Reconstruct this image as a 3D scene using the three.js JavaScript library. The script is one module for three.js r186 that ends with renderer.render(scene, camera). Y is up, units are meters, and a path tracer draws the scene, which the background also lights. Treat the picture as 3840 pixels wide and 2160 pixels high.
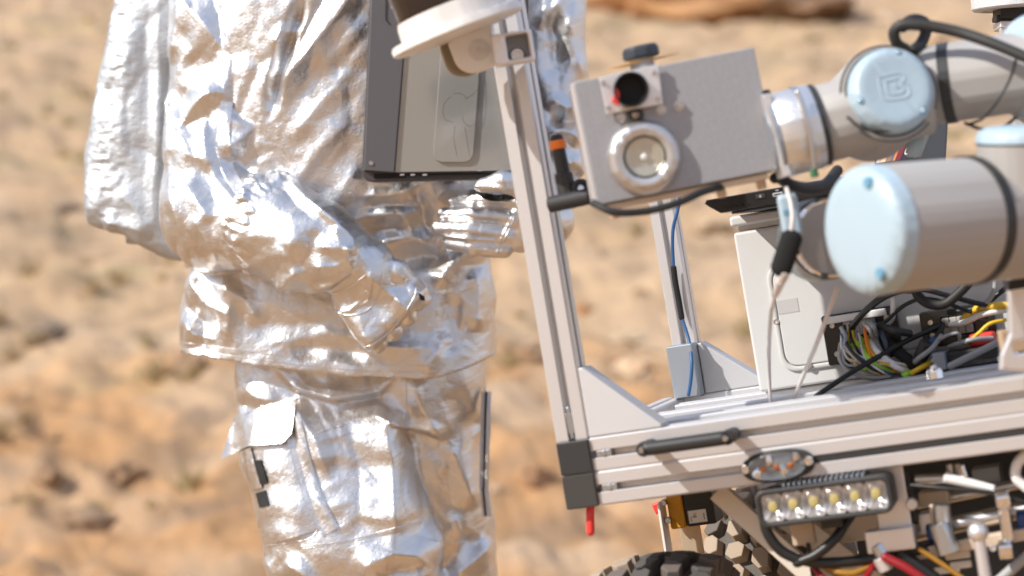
import * as THREE from 'three';
import { mergeGeometries, mergeVertices, toCreasedNormals } from 'three/addons/utils/BufferGeometryUtils.js';
import { RoundedBoxGeometry } from 'three/addons/geometries/RoundedBoxGeometry.js';
import { createNoise3D, createNoise4D } from 'simplex-noise';

// ---------------------------------------------------------------- camera, sky, sun, exposure
const scene = new THREE.Scene();
const FPX = 8059;                                      // focal length in pixels of the 3840 px wide frame
const camera = new THREE.PerspectiveCamera(2 * Math.atan(1080 / FPX) * 180 / Math.PI, 16 / 9, 0.2, 1500);
camera.position.set(0, 1.05, 3.4);
camera.focus = 2.86;
camera.userData.fStop = 3.0;
scene.add(camera);

function rng(seed) { let a = seed >>> 0; return () => { a = (a + 0x6d2b79f5) | 0; let t = Math.imul(a ^ (a >>> 15), 1 | a); t = (t + Math.imul(t ^ (t >>> 7), 61 | t)) ^ t; return ((t ^ (t >>> 14)) >>> 0) / 4294967296; }; }
const n3 = createNoise3D(rng(11)), n3b = createNoise3D(rng(23)), n4 = createNoise4D(rng(5));
const clamp = (x, a, b) => Math.min(b, Math.max(a, x)), lerp = (a, b, t) => a + (b - a) * t;
const sstep = (a, b, x) => { const t = clamp((x - a) / (b - a), 0, 1); return t * t * (3 - 2 * t); };
const V = (x, y, z) => new THREE.Vector3(x, y, z);

const SUN = V(-0.74, 0.56, 0.33).normalize();
{ // a clear, slightly hazy desert sky
  const w = 512, h = 256, data = new Float32Array(w * h * 4);
  for (let j = 0; j < h; j++) for (let i = 0; i < w; i++) {
    const el = ((j + 0.5) / h - 0.5) * Math.PI, az = ((i + 0.5) / w - 0.5) * 2 * Math.PI;
    const d = V(Math.cos(el) * Math.cos(az), Math.sin(el), Math.cos(el) * Math.sin(az));
    const t = Math.pow(clamp(1 - Math.max(d.y, 0), 0, 1), 2.6), c = Math.max(0, d.dot(SUN));
    const glow = 0.22 * Math.pow(c, 5) + 0.7 * Math.pow(c, 60);
    const k = (j * w + i) * 4;
    data[k] = lerp(0.40, 0.80, t) + glow * 0.95; data[k + 1] = lerp(0.48, 0.83, t) + glow * 0.92; data[k + 2] = lerp(0.68, 0.88, t) + glow * 0.85; data[k + 3] = 1;
  }
  const tex = new THREE.DataTexture(data, w, h, THREE.RGBAFormat, THREE.FloatType);
  tex.mapping = THREE.EquirectangularReflectionMapping; tex.magFilter = tex.minFilter = THREE.LinearFilter; tex.needsUpdate = true;
  scene.background = tex; scene.environment = tex;
}
const sun = new THREE.DirectionalLight(new THREE.Color(1, 0.955, 0.89), 4.6);
sun.position.copy(SUN).multiplyScalar(12); sun.castShadow = true; sun.shadow.mapSize.set(4096, 4096);
Object.assign(sun.shadow.camera, { left: -4, right: 4, top: 4, bottom: -4, near: 0.5, far: 40 });
scene.add(sun);
const renderer = new THREE.WebGLRenderer({ antialias: true });
renderer.toneMapping = THREE.LinearToneMapping;
renderer.toneMappingExposure = 1.22;
renderer.shadowMap.enabled = true;

// ---------------------------------------------------------------- placing
// a point of the photograph (px of 3840 x 2160) at a distance along the view axis
const W = (px, py, d) => V((px - 1920) / FPX * d, 1.05 - (py - 1080) / FPX * d, 3.4 - d);
const CAM = camera.position.clone();
const rover = new THREE.Object3D();                   // the frame that the vehicle stands in
rover.position.copy(W(2128, 1913, 2.52));
rover.rotation.set(0, -18 * Math.PI / 180, 9.5 * Math.PI / 180, 'ZYX');
rover.updateMatrixWorld(true);
const RM = rover.matrixWorld.clone(), RI = RM.clone().invert(), RQ = rover.quaternion.clone();
const toL = (p) => p.clone().applyMatrix4(RI), toW = (p) => p.clone().applyMatrix4(RM);
function onPlane(px, py, axis, val) {                 // where the ray of a pixel meets a plane of the vehicle's frame
  const a = CAM.clone().applyMatrix4(RI), b = W(px, py, 1).applyMatrix4(RI).sub(a);
  return a.add(b.multiplyScalar((val - a[axis]) / b[axis]));
}
const LZ = (px, py, z) => onPlane(px, py, 'z', z), LY = (px, py, y) => onPlane(px, py, 'y', y), LX = (px, py, x) => onPlane(px, py, 'x', x);
const L = (px, py, d) => toL(W(px, py, d));

// ---------------------------------------------------------------- things and parts
const used = {};
const numbered = (n) => { const k = (used[n] = (used[n] ?? -1) + 1); return k ? n + '_' + String(k).padStart(3, '0') : n; };
function thing(name, label, category, base, { group, roverFrame = false, kind } = {}) {
  const o = new THREE.Group(); o.name = numbered(name); o.userData = { label, category };
  if (group) o.userData.group = group;
  if (kind) o.userData.kind = kind;
  if (roverFrame) { o.position.copy(toW(base)); o.quaternion.copy(RQ); } else o.position.copy(base);
  o.userData.base = undefined; delete o.userData.base;
  bases.set(o, base.clone()); scene.add(o); return o;
}
const bases = new Map();
function part(parent, name, geo, mat, label) {        // geometry given in the thing's frame (world or vehicle), moved to the thing's base
  const g = Array.isArray(geo) ? merge(geo) : geo, b = bases.get(parent) ?? parent.userData._b;
  let root = parent; while (!bases.has(root)) root = root.parent;
  const base = bases.get(root); g.translate(-base.x, -base.y, -base.z);
  const m = new THREE.Mesh(g, mat); m.name = name; m.castShadow = m.receiveShadow = true;
  if (label) m.userData.label = label;
  parent.add(m); return m;
}
function solo(name, label, category, geo, mat, group, kind) {   // a thing that is one mesh, geometry in world space
  const g = Array.isArray(geo) ? merge(geo) : geo; g.computeBoundingBox();
  const b = g.boundingBox, base = V((b.min.x + b.max.x) / 2, b.min.y, (b.min.z + b.max.z) / 2); g.translate(-base.x, -base.y, -base.z);
  const m = new THREE.Mesh(g, mat); m.name = numbered(name); m.position.copy(base); m.castShadow = m.receiveShadow = true;
  m.userData = { label, category }; if (group) m.userData.group = group; if (kind) m.userData.kind = kind;
  scene.add(m); return m;
}
function merge(list) {
  const a = list.map((g) => { const r = g.index ? g.toNonIndexed() : g.clone(); for (const k of Object.keys(r.attributes)) if (!['position', 'normal', 'uv'].includes(k)) r.deleteAttribute(k); if (!r.attributes.uv) r.setAttribute('uv', new THREE.BufferAttribute(new Float32Array(r.attributes.position.count * 2), 2)); return r; });
  return mergeGeometries(a, false);
}
// ---------------------------------------------------------------- shapes
function bx(x0, x1, y0, y1, z0, z1, r = 0.0015) {
  const w = Math.abs(x1 - x0), h = Math.abs(y1 - y0), d = Math.abs(z1 - z0);
  const g = new RoundedBoxGeometry(w, h, d, 2, Math.min(r, w / 2.1, h / 2.1, d / 2.1));
  return g.translate((x0 + x1) / 2, (y0 + y1) / 2, (z0 + z1) / 2);
}
const UPY = V(0, 1, 0);
function along(geo, p, dir) {                          // turn +y of a geometry to dir and move it to p
  const q = new THREE.Quaternion().setFromUnitVectors(UPY, dir.clone().normalize());
  return geo.applyQuaternion(q).translate(p.x, p.y, p.z);
}
function cyl(p0, p1, r0, r1 = r0, seg = 24, bev = 0) {
  const d = p1.clone().sub(p0), l = d.length();
  const b = bev || Math.min(0.0012, r0 * 0.2, l * 0.2);
  return along(lathe([[0, 0], [r0 - b, 0], [r0, b], [r1, l - b], [r1 - b, l], [0, l]], seg), p0, d);
}
function lathe(pts, seg = 40) {                        // creased lathe about +y
  const g = new THREE.LatheGeometry(pts.map(([r, y]) => new THREE.Vector2(Math.max(r, 1e-5), y)), seg);
  return toCreasedNormals(g, 0.7);
}
function tube(pts, r, seg = 0, rad = 8, tension = 0.5) {
  const c = new THREE.CatmullRomCurve3(pts, false, 'centripetal', tension);
  const n = seg || Math.max(12, pts.length * 8), parts = [new THREE.TubeGeometry(c, n, r, rad, false)];
  for (const e of [0, 1]) { const s = new THREE.SphereGeometry(r, rad, 6); const p = c.getPoint(e); parts.push(s.translate(p.x, p.y, p.z)); }
  return merge(parts);
}
function shapeOf(pts) { const s = new THREE.Shape(); pts.forEach(([x, y], i) => i ? s.lineTo(x, y) : s.moveTo(x, y)); s.closePath(); return s; }
function roundRect(x0, y0, x1, y1, r) {
  const s = new THREE.Shape(); s.moveTo(x0 + r, y0); s.lineTo(x1 - r, y0); s.quadraticCurveTo(x1, y0, x1, y0 + r); s.lineTo(x1, y1 - r); s.quadraticCurveTo(x1, y1, x1 - r, y1); s.lineTo(x0 + r, y1); s.quadraticCurveTo(x0, y1, x0, y1 - r); s.lineTo(x0, y0 + r); s.quadraticCurveTo(x0, y0, x0 + r, y0); return s;
}
function ext(shape, depth, bevel = 0, curve = 8) {     // extruded along +z from 0 to depth
  const b = Math.min(bevel, depth * 0.45);
  const g = new THREE.ExtrudeGeometry(shape, { depth: depth - 2 * b, bevelEnabled: b > 0, bevelThickness: b, bevelSize: b, bevelOffset: -b, bevelSegments: 2, curveSegments: curve });
  return g.translate(0, 0, b);
}
function frameOf(o, ex, ey) { const ez = ex.clone().cross(ey).normalize(), y = ez.clone().cross(ex).normalize(); return new THREE.Matrix4().makeBasis(ex.clone().normalize(), y, ez).setPosition(o); }
function screwHead(p, dir, r, h = r * 0.6) { return along(lathe([[0, h * 0.55], [r * 0.45, h * 0.55], [r * 0.5, h], [r * 0.8, h], [r, h * 0.6], [r, 0]], 16), p, dir); }

// ---------------------------------------------------------------- textures
function dataTex(n, f, srgb, rep = 1) {
  const data = new Uint8Array(n * n * 4);
  for (let j = 0; j < n; j++) for (let i = 0; i < n; i++) { const c = f(i / n, j / n), k = (j * n + i) * 4; data[k] = clamp(c[0], 0, 1) * 255; data[k + 1] = clamp(c[1], 0, 1) * 255; data[k + 2] = clamp(c[2], 0, 1) * 255; data[k + 3] = 255; }
  const t = new THREE.DataTexture(data, n, n); t.wrapS = t.wrapT = THREE.RepeatWrapping; t.magFilter = THREE.LinearFilter; t.minFilter = THREE.LinearMipmapLinearFilter; t.generateMipmaps = true; if (srgb) t.colorSpace = THREE.SRGBColorSpace; t.repeat.set(rep, rep); t.needsUpdate = true; return t;
}
function tileN(u, v, f, seed = 0) { const a = u * 2 * Math.PI, b = v * 2 * Math.PI, r = f / (2 * Math.PI); return n4(Math.cos(a) * r + seed, Math.sin(a) * r, Math.cos(b) * r + seed * 3.1, Math.sin(b) * r); }
const ridge = (x) => 1 - Math.abs(x);
// crinkled foil relief, one tile = 0.25 m
function tileFacet(n, seed) { const R = rng(seed), S = []; for (let k = 0; k < n * n; k++) S.push([R(), R()]); return (u, v) => { const x = u * n, y = v * n, ix = Math.floor(x), iy = Math.floor(y); let a = 9, b = 9; for (let j = -1; j <= 1; j++) for (let i = -1; i <= 1; i++) { const c = S[((iy + j + n) % n) * n + (ix + i + n) % n], d = (ix + i + c[0] - x) ** 2 + (iy + j + c[1] - y) ** 2; if (d < a) { b = a; a = d; } else if (d < b) b = d; } return Math.min(b - a, 1); }; }
const tf1 = tileFacet(9, 3), tf2 = tileFacet(21, 4), tf3 = tileFacet(48, 5);
const crinkle = dataTex(512, (u, v) => {
  const wu = (u + 0.012 * tileN(u, v, 7, 3) + 1) % 1, wv = (v + 0.012 * tileN(u, v, 7, 9) + 1) % 1;
  const h = 0.14 * tf1(wu, wv) + 0.24 * tf2(wu, wv) + 0.20 * tf3(wu, wv) + 0.10 * tileN(u, v, 75, 6) + 0.025 * Math.sin((u + v) * 2 * Math.PI * 62) + 0.2;
  return [h, h, h];
}, false, 4);
const foilRough = dataTex(256, (u, v) => { const h = 0.62 + 0.10 * tileN(u, v, 9, 12) + 0.12 * tileN(u, v, 30, 13) + 0.08 * tileN(u, v, 80, 14); return [h, h, h]; }, false, 3);
const speckle = dataTex(256, (u, v) => { const h = 0.5 + 0.22 * tileN(u, v, 40, 21) + 0.18 * tileN(u, v, 14, 22) + 0.12 * tileN(u, v, 90, 25); return [h, h, h]; }, false, 6);
const speckleCol = dataTex(256, (u, v) => { const h = 0.82 + 0.05 * tileN(u, v, 70, 21) + 0.06 * tileN(u, v, 26, 22) + 0.03 * tileN(u, v, 9, 29); return [h, h, h]; }, true, 6);
const dustTex = dataTex(256, (u, v) => { const h = clamp(0.5 + 0.6 * tileN(u, v, 6, 41) + 0.35 * tileN(u, v, 18, 42), 0, 1), s = 0.12 * tileN(u, v, 60, 43); return [0.30 + 0.42 * h + s, 0.28 + 0.34 * h + s, 0.26 + 0.26 * h + s]; }, true, 6);
const fabricBump = dataTex(128, (u, v) => { const h = 0.5 + 0.25 * Math.sin((u + v) * 2 * Math.PI * 8) + 0.2 * tileN(u, v, 20, 51); return [h, h, h]; }, false, 30);
const braid = dataTex(64, (u, v) => { const a = Math.sin((u * 4 + v * 4) * 2 * Math.PI), b = Math.sin((u * 4 - v * 4) * 2 * Math.PI), h = Math.max(a, b) > 0.6 ? 0.75 : 0.12; return [h, h * 0.97, h * 0.92]; }, true, 1);

// ---------------------------------------------------------------- materials
const lin = (r, g = r, b = r) => new THREE.Color().setRGB(r, g, b);
const mat = (c, roughness, metalness = 0, extra = {}) => new THREE.MeshStandardMaterial({ color: c, roughness, metalness, side: THREE.DoubleSide, ...extra });
const phys = (c, roughness, metalness = 0, extra = {}) => new THREE.MeshPhysicalMaterial({ color: c, roughness, metalness, side: THREE.DoubleSide, ...extra });
const M = {
  foil: mat(lin(0.70, 0.69, 0.685), 0.63, 1, { roughnessMap: foilRough, bumpMap: crinkle, bumpScale: 0.0011 }),
  foilFine: mat(lin(0.70, 0.69, 0.685), 0.60, 1, { roughnessMap: foilRough, bumpMap: crinkle, bumpScale: 0.0009 }),
  foilEdge: mat(lin(0.8, 0.79, 0.78), 0.4, 1),
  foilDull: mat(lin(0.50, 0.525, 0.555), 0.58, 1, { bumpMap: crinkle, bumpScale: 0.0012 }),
  hook: mat(lin(0.012), 0.8, 0, { bumpMap: fabricBump, bumpScale: 0.001 }),
  black: mat(lin(0.026), 0.5), blackGloss: mat(lin(0.016), 0.25), reflector: mat(lin(0.80, 0.80, 0.82), 0.3, 0.75), ochre: mat(lin(0.34, 0.17, 0.02), 0.45), rubber: mat(lin(0.022, 0.022, 0.024), 0.65), blackMat: mat(lin(0.01), 0.9),
  alu: mat(lin(0.66, 0.65, 0.655), 0.40, 0.6, { bumpMap: speckle, bumpScale: 0.00006 }),
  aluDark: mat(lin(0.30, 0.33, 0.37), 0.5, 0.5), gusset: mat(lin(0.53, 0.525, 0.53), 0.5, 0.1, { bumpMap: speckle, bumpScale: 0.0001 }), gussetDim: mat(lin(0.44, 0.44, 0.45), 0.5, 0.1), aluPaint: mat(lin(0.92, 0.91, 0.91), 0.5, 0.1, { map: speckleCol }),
  steel: mat(lin(0.62, 0.61, 0.60), 0.3, 1), bowl: mat(lin(0.60, 0.58, 0.50), 0.38, 0.8), polished: mat(lin(0.72, 0.72, 0.72), 0.38, 0.85), chrome: mat(lin(0.86, 0.86, 0.87), 0.12, 1), zinc: mat(lin(0.55, 0.6, 0.66), 0.32, 1),
  boxMetal: mat(lin(0.54, 0.54, 0.565), 0.58, 0.4, { map: speckleCol, bumpMap: speckle, bumpScale: 0.00012 }),
  ringMetal: mat(lin(0.60, 0.585, 0.575), 0.40, 0.9), plateMetal: mat(lin(0.78, 0.77, 0.78), 0.42, 0.8),
  tubeGrey: mat(lin(0.365, 0.348, 0.33), 0.52, 0.05, { bumpMap: speckle, bumpScale: 0.00003 }),
  blue: phys(lin(0.37, 0.475, 0.545), 0.42, 0, { clearcoat: 0.12, clearcoatRoughness: 0.3 }), blueDeep: mat(lin(0.13, 0.30, 0.42), 0.4),
  cabinet: mat(lin(0.57, 0.57, 0.56), 0.55, 0, { bumpMap: speckle, bumpScale: 0.0002 }), cabinetEdge: mat(lin(0.54, 0.54, 0.52), 0.5),
  white: mat(lin(0.78, 0.77, 0.75), 0.4), whiteDisc: mat(lin(0.66, 0.635, 0.60), 0.45), cream: mat(lin(0.66, 0.60, 0.52), 0.55),
  whiteCable: mat(lin(0.60, 0.56, 0.54), 0.5), greyCable: mat(lin(0.33, 0.33, 0.33), 0.5), blackCable: mat(lin(0.014), 0.42), blueCable: mat(lin(0.02, 0.085, 0.22), 0.45),
  braid: mat(lin(1), 0.7, 0, { map: braid }), sleeveCable: mat(lin(0.022, 0.02, 0.018), 0.6),
  red: mat(lin(0.72, 0.045, 0.035), 0.45), redDark: mat(lin(0.26, 0.008, 0.014), 0.4), orange: mat(lin(0.9, 0.22, 0.02), 0.45), yellow: mat(lin(0.78, 0.50, 0.03), 0.45), amber: mat(lin(0.70, 0.33, 0.02), 0.55, 0, { bumpMap: speckle, bumpScale: 0.0004 }), lime: mat(lin(0.35, 0.68, 0.05), 0.45), orangeFilm: mat(lin(0.72, 0.36, 0.08), 0.5),
  navy: mat(lin(0.035, 0.045, 0.06), 0.55), navyBlue: mat(lin(0.02, 0.06, 0.2), 0.4),
  slate: mat(lin(0.115, 0.11, 0.117), 0.45, 0.25), slateDark: mat(lin(0.075, 0.07, 0.073), 0.42, 0.3), screen: phys(lin(0.32, 0.315, 0.295), 0.10, 0.35, { clearcoat: 1, clearcoatRoughness: 0.05 }),
  lens: phys(lin(0.95, 0.96, 0.95), 0.02, 0, { transmission: 1, thickness: 0.006, ior: 1.5 }), pane: phys(lin(0.97), 0.03, 0, { transmission: 1, thickness: 0 }),
  led: mat(lin(0.52, 0.44, 0.17), 0.5), dustyMetal: mat(lin(0.62, 0.5, 0.38), 0.6, 0.4), tan: mat(lin(0.45, 0.32, 0.21), 0.8), tyreGrey: mat(lin(0.085, 0.077, 0.07), 0.8, 0, { bumpMap: speckle, bumpScale: 0.0008 }), dusty: mat(lin(1), 0.85, 0, { map: dustTex }),
  tyre: mat(lin(0.10, 0.088, 0.076), 0.75, 0, { bumpMap: speckle, bumpScale: 0.0006 }), tyreDust: mat(lin(0.36, 0.285, 0.215), 0.9, 0, { bumpMap: speckle, bumpScale: 0.0012 }), tyreMid: mat(lin(0.13, 0.11, 0.095), 0.85, 0, { bumpMap: speckle, bumpScale: 0.001 }),
  plate: mat(lin(0.36, 0.33, 0.28), 0.6), visor: phys(lin(0.5, 0.3, 0.1), 0.15, 1),
};
// ---------------------------------------------------------------- ground
const fbm = (x, y, z, o = 4) => { let s = 0, a = 0.5, f = 1; for (let i = 0; i < o; i++) { s += a * n3(x * f, y * f, z); a *= 0.5; f *= 2.03; } return s; };
function groundY(x, z) {
  const r = Math.hypot(x, z - 3.4), t = Math.max(0, -z - 3.6 + 0.5 * n3b(x * 0.25, 3, 0));
  let h = 0.275 * (t - 0.9 * (1 - Math.exp(-t / 0.9)));
  if (h > 9) h = 9 + 6 * (1 - Math.exp(-(h - 9) / 6));
  h *= 1 - sstep(60, 300, Math.abs(x));
  const far = sstep(3, 9, r);
  h += far * (0.16 * fbm(x * 0.35, z * 0.35, 7) + 0.10 * Math.pow(Math.abs(fbm(x * 0.9, z * 0.9, 17)), 0.8) * (0.4 + 0.6 * sstep(6, 14, r)));
  h += far * sstep(-3.4, -5.2, z) * (1 - sstep(-6.6, -7.6, z)) * 0.16 * ridge(fbm(x * 1.3, z * 1.6, 31, 3)) ;
  h += 0.035 * fbm(x * 3.1, z * 3.1, 3, 4) * sstep(1, 4, r) + 0.010 * n3(x * 11, z * 11, 5);
  h += far * 0.085 * fbm(x * 1.5, z * 1.5, 43, 3);
  { const tb = Math.max(0, z - 13); h += 0.44 * (tb - 6 * (1 - Math.exp(-tb / 6))) * (tb > 0 ? 1 : 0) * Math.exp(-Math.pow(tb / 90, 2)); }
  // the low bank that the vehicle stands on
  const lx = x - 0.62, lz = z - 0.75, m = Math.exp(-Math.pow(Math.hypot(lx / 0.75, lz / 0.85), 4));
  h += m * (0.36 + 0.165 * clamp(lx, -0.6, 0.6) + 0.02 * n3(x * 5, z * 5, 9));
  return h;
}
{
  const az = []; // fine towards the picture, coarse elsewhere
  const push = (a0, a1, st) => { for (let a = a0; a < a1 - 1e-6; a += st) az.push(a); };
  push(-180, -22, 4); push(-22, -15.5, 0.6); push(-15.5, 15.5, 0.16); push(15.5, 22, 0.6); push(22, 180.01, 4);
  const rad = [0.02]; for (let r = 0.25; r < 5; r *= 1.09) rad.push(r); for (let r = 5; r < 46; r *= 1.0065) rad.push(r); for (let r = 46; r < 900; r *= 1.12) rad.push(r);
  const nA = az.length, nR = rad.length, pos = new Float32Array(nA * nR * 3), col = new Float32Array(nA * nR * 3), uv = new Float32Array(nA * nR * 2), idx = [];
  for (let j = 0; j < nR; j++) for (let i = 0; i < nA; i++) {
    const a = az[i] * Math.PI / 180, r = rad[j], x = Math.sin(a) * r, z = 3.4 - Math.cos(a) * r, k = j * nA + i;
    const y = groundY(x, z);
    pos.set([x, y, z], k * 3); uv.set([x, z], k * 2);
    // sand, orange earth, pale stony crust, sparse dry green
    const near = 1 - sstep(9.0, 11.5, r + 1.6 * fbm(x * 0.5, z * 0.5, 51, 3) + 0.12 * (x + 2) * 0.6), spot = fbm(x * 0.8, z * 0.8, 61, 4), fine = fbm(x * 4, z * 4, 71, 3), gr = sstep(0.20, 0.52, fbm(x * 0.55 + 9, z * 0.9, 81, 4)), pale = sstep(0.0, 0.5, fbm(x * 0.7, z * 1.1, 91, 4));
    const cc = [0.665, 0.45, 0.265];
    const mixc = (c, t) => { for (let q = 0; q < 3; q++) cc[q] = lerp(cc[q], c[q], t); };
    mixc([0.61, 0.335, 0.15], 0.95 * near * (1 - 0.4 * pale)); mixc([0.66, 0.48, 0.32], 0.55 * pale); mixc([0.44, 0.315, 0.20], 0.5 * sstep(0.1, 0.5, spot) * (1 - near * 0.5)); mixc([0.50, 0.41, 0.21], 0.45 * gr);
    mixc([0.24, 0.16, 0.10], 0.4 * sstep(0.18, 0.5, fine)); mixc([0.32, 0.215, 0.135], 0.65 * sstep(0.16, 0.40, fbm(x * 1.1 + 4, z * 2.2, 101, 3))); mixc([0.70, 0.50, 0.33], 0.4 * sstep(0.1, 0.4, fbm(x * 0.9, z * 1.6 + 7, 111, 3)));
    const v = 1 + 0.16 * fine; col.set([cc[0] * v, cc[1] * v, cc[2] * v], k * 3);
    if (i && j) { const b = k - 1, c = k - nA, d = c - 1; idx.push(k, c, b, b, c, d); }
  }
  const g = new THREE.BufferGeometry(); g.setAttribute('position', new THREE.BufferAttribute(pos, 3)); g.setAttribute('color', new THREE.BufferAttribute(col, 3)); g.setAttribute('uv', new THREE.BufferAttribute(uv, 2)); g.setIndex(idx); g.computeVertexNormals();
  const m = new THREE.Mesh(g, new THREE.MeshStandardMaterial({ vertexColors: true, roughness: 1, side: THREE.DoubleSide, bumpMap: speckle, bumpScale: 0.02 })); m.name = 'ground'; m.receiveShadow = m.castShadow = true;
  m.userData = { label: 'dry sandy desert ground rising into a stony slope', category: 'ground', kind: 'structure' }; scene.add(m);
}
function rockGeo(seed, detail = 3, flat = 0.7) {
  const g = mergeVertices(new THREE.IcosahedronGeometry(1, detail).deleteAttribute('uv').deleteAttribute('normal')), p = g.attributes.position, n = createNoise3D(rng(seed));
  for (let i = 0; i < p.count; i++) { const v = V(p.getX(i), p.getY(i), p.getZ(i)), k = 1 + 0.35 * n(v.x * 0.9, v.y * 0.9, v.z * 0.9) + 0.14 * n(v.x * 2.3, v.y * 2.3, v.z * 2.3) + 0.05 * n(v.x * 6, v.y * 6, v.z * 6); v.multiplyScalar(k); p.setXYZ(i, v.x, v.y * flat, v.z); }
  g.computeVertexNormals(); return toCreasedNormals(g, 0.6);
}
{
  const stoneMat = mat(lin(1), 0.95, 0, { bumpMap: speckle, bumpScale: 0.004 });
  const R = rng(77), geos = [rockGeo(1, 2), rockGeo(2, 2), rockGeo(3, 2)], N = 90;
  // loose stones, uncountable and out of focus
  geos.forEach((g, q) => {
    const im = new THREE.InstancedMesh(g, stoneMat, N); im.name = numbered('stones'); im.castShadow = im.receiveShadow = true;
    const m = new THREE.Matrix4(), e = new THREE.Euler(), qq = new THREE.Quaternion();
    for (let i = 0; i < N; i++) {
      const r = 8.0 * Math.pow(5.0, Math.pow(R(), 0.8)), a = (R() - 0.5) * 0.62, x = Math.sin(a) * r, z = 3.4 - Math.cos(a) * r, s = (0.02 + 0.075 * Math.pow(R(), 3)) * (0.75 + r / 32);
      e.set(R() * 0.6, R() * 6.3, R() * 0.6); qq.setFromEuler(e); m.compose(V(x, groundY(x, z) + s * 0.15, z), qq, V(s * (1 + R() * 0.6), s * (0.6 + 0.5 * R()), s)); im.setMatrixAt(i, m);
      const t = R(), c = t < 0.5 ? [0.52, 0.36, 0.22] : t < 0.75 ? [0.42, 0.29, 0.19] : t < 0.88 ? [0.57, 0.44, 0.31] : [0.38, 0.28, 0.19], b = 0.85 + 0.3 * R(); im.setColorAt(i, new THREE.Color().setRGB(c[0] * b, c[1] * b, c[2] * b));
    }
    im.userData = { label: ['scattered tan and grey stones over the desert slope', 'loose pale stones strewn across the sandy slope', 'small brown stones among sand on the slope'][q], category: 'stones', kind: 'stuff' }; scene.add(im);
  });
  // low dry tufts
  const blades = []; const RT = rng(9);
  for (let i = 0; i < 34; i++) { const a = RT() * 6.3, l = 0.6 + 0.5 * RT(), o = 0.9 * RT(), g = new THREE.ConeGeometry(0.05, l, 3, 1); g.translate(0, l / 2, 0); g.rotateX(o); g.rotateY(a); blades.push(g); }
  const tuft = merge(blades), NT = 420, it = new THREE.InstancedMesh(tuft, mat(lin(1), 0.95), NT); it.name = 'dry_grass'; it.castShadow = it.receiveShadow = true;
  const m = new THREE.Matrix4(), qq = new THREE.Quaternion();
  for (let i = 0, k = 0; k < NT && i < 20000; i++) {
    const r = 8.0 * Math.pow(4.4, RT()), a = (RT() - 0.5) * 0.6, x = Math.sin(a) * r, z = 3.4 - Math.cos(a) * r;
    if (fbm(x * 0.55 + 9, z * 0.9, 81, 4) < 0.12 + 0.25 * RT()) continue;
    const s = 0.05 + 0.09 * RT(); qq.setFromAxisAngle(UPY, RT() * 6.3); m.compose(V(x, groundY(x, z) - 0.005, z), qq, V(s * 1.5, s, s * 1.5)); it.setMatrixAt(k, m);
    const t = RT(); it.setColorAt(k, new THREE.Color().setRGB(0.48 + 0.12 * t, 0.38 + 0.08 * t, 0.20 + 0.07 * t)); k++;
  }
  it.userData = { label: 'low tufts of dry yellow green grass on the slope', category: 'grass', kind: 'stuff' }; scene.add(it);
  // rocks that one can point to
  const rocks = [
    [2640, 78, 19.5, 0.62, 0.55, [0.46, 0.25, 0.115], 'large orange boulder at the top edge above the aluminium sensor box', 1.75],
    [3020, 62, 19.8, 0.40, 0.45, [0.20, 0.12, 0.07], 'dark brown boulder at the top edge right of the orange boulder', 1.9],
    [340, 1985, 8.25, 0.075, 0.8, [0.30, 0.20, 0.125], 'dark brown rock in the lower left corner of the orange bank', 1.6],
    [180, 1790, 8.75, 0.05, 0.8, [0.30, 0.19, 0.11], 'small dark rock on the orange bank near the left edge'],
    [480, 1790, 8.8, 0.06, 0.8, [0.30, 0.19, 0.11], 'brown rock on the orange bank left of the trouser pocket'],
    [700, 1400, 9.9, 0.085, 0.9, [0.32, 0.20, 0.12], 'brown rock on the bank just below the jacket hem'],
    [180, 1270, 11.8, 0.085, 0.8, [0.26, 0.20, 0.14], 'grey brown rock on the pale slope left of the jacket'],
    [250, 810, 14.5, 0.10, 0.6, [0.24, 0.18, 0.13], 'grey brown rock on the slope left of the backpack cover'],
    [2010, 1800, 8.8, 0.055, 0.9, [0.34, 0.20, 0.11], 'rust brown rock between the trouser leg and the vehicle corner'],
    [2010, 1330, 10.2, 0.075, 0.7, [0.36, 0.25, 0.16], 'tan rock between the jacket and the front post'],
    [2190, 1180, 12.2, 0.06, 0.7, [0.42, 0.21, 0.09], 'small orange rock seen between the two aluminium posts'],
    [2380, 1290, 10.5, 0.10, 0.45, [0.42, 0.32, 0.21], 'flat grey tan rock between front bracket and rear post'],
    [2690, 870, 13.5, 0.12, 0.5, [0.38, 0.28, 0.18], 'low brown rock on the slope below the laptop'],
  ];
  rocks.forEach(([px, py, d, s, f, c, label, wide = 1.25], i) => {
    const p = W(px, py, d); // slide along the view ray until it meets the slope
    let lo = 6, hi = 40; const dir = W(px, py, 1).sub(CAM); for (let k = 0; k < 40; k++) { const mid = (lo + hi) / 2, q = CAM.clone().addScaledVector(dir, mid); if (q.y > groundY(q.x, q.z)) lo = mid; else hi = mid; }
    const q = CAM.clone().addScaledVector(dir, lo), g = rockGeo(100 + i, 3, f).scale(s * wide, s, s).rotateY(i * 1.7); g.translate(q.x, groundY(q.x, q.z) + s * 0.2, q.z);
    solo('boulder', label, 'rock', g, mat(lin(...c), 0.95, 0, { bumpMap: speckle, bumpScale: 0.008 }), 'single rocks on the slope');
  });
}
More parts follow.
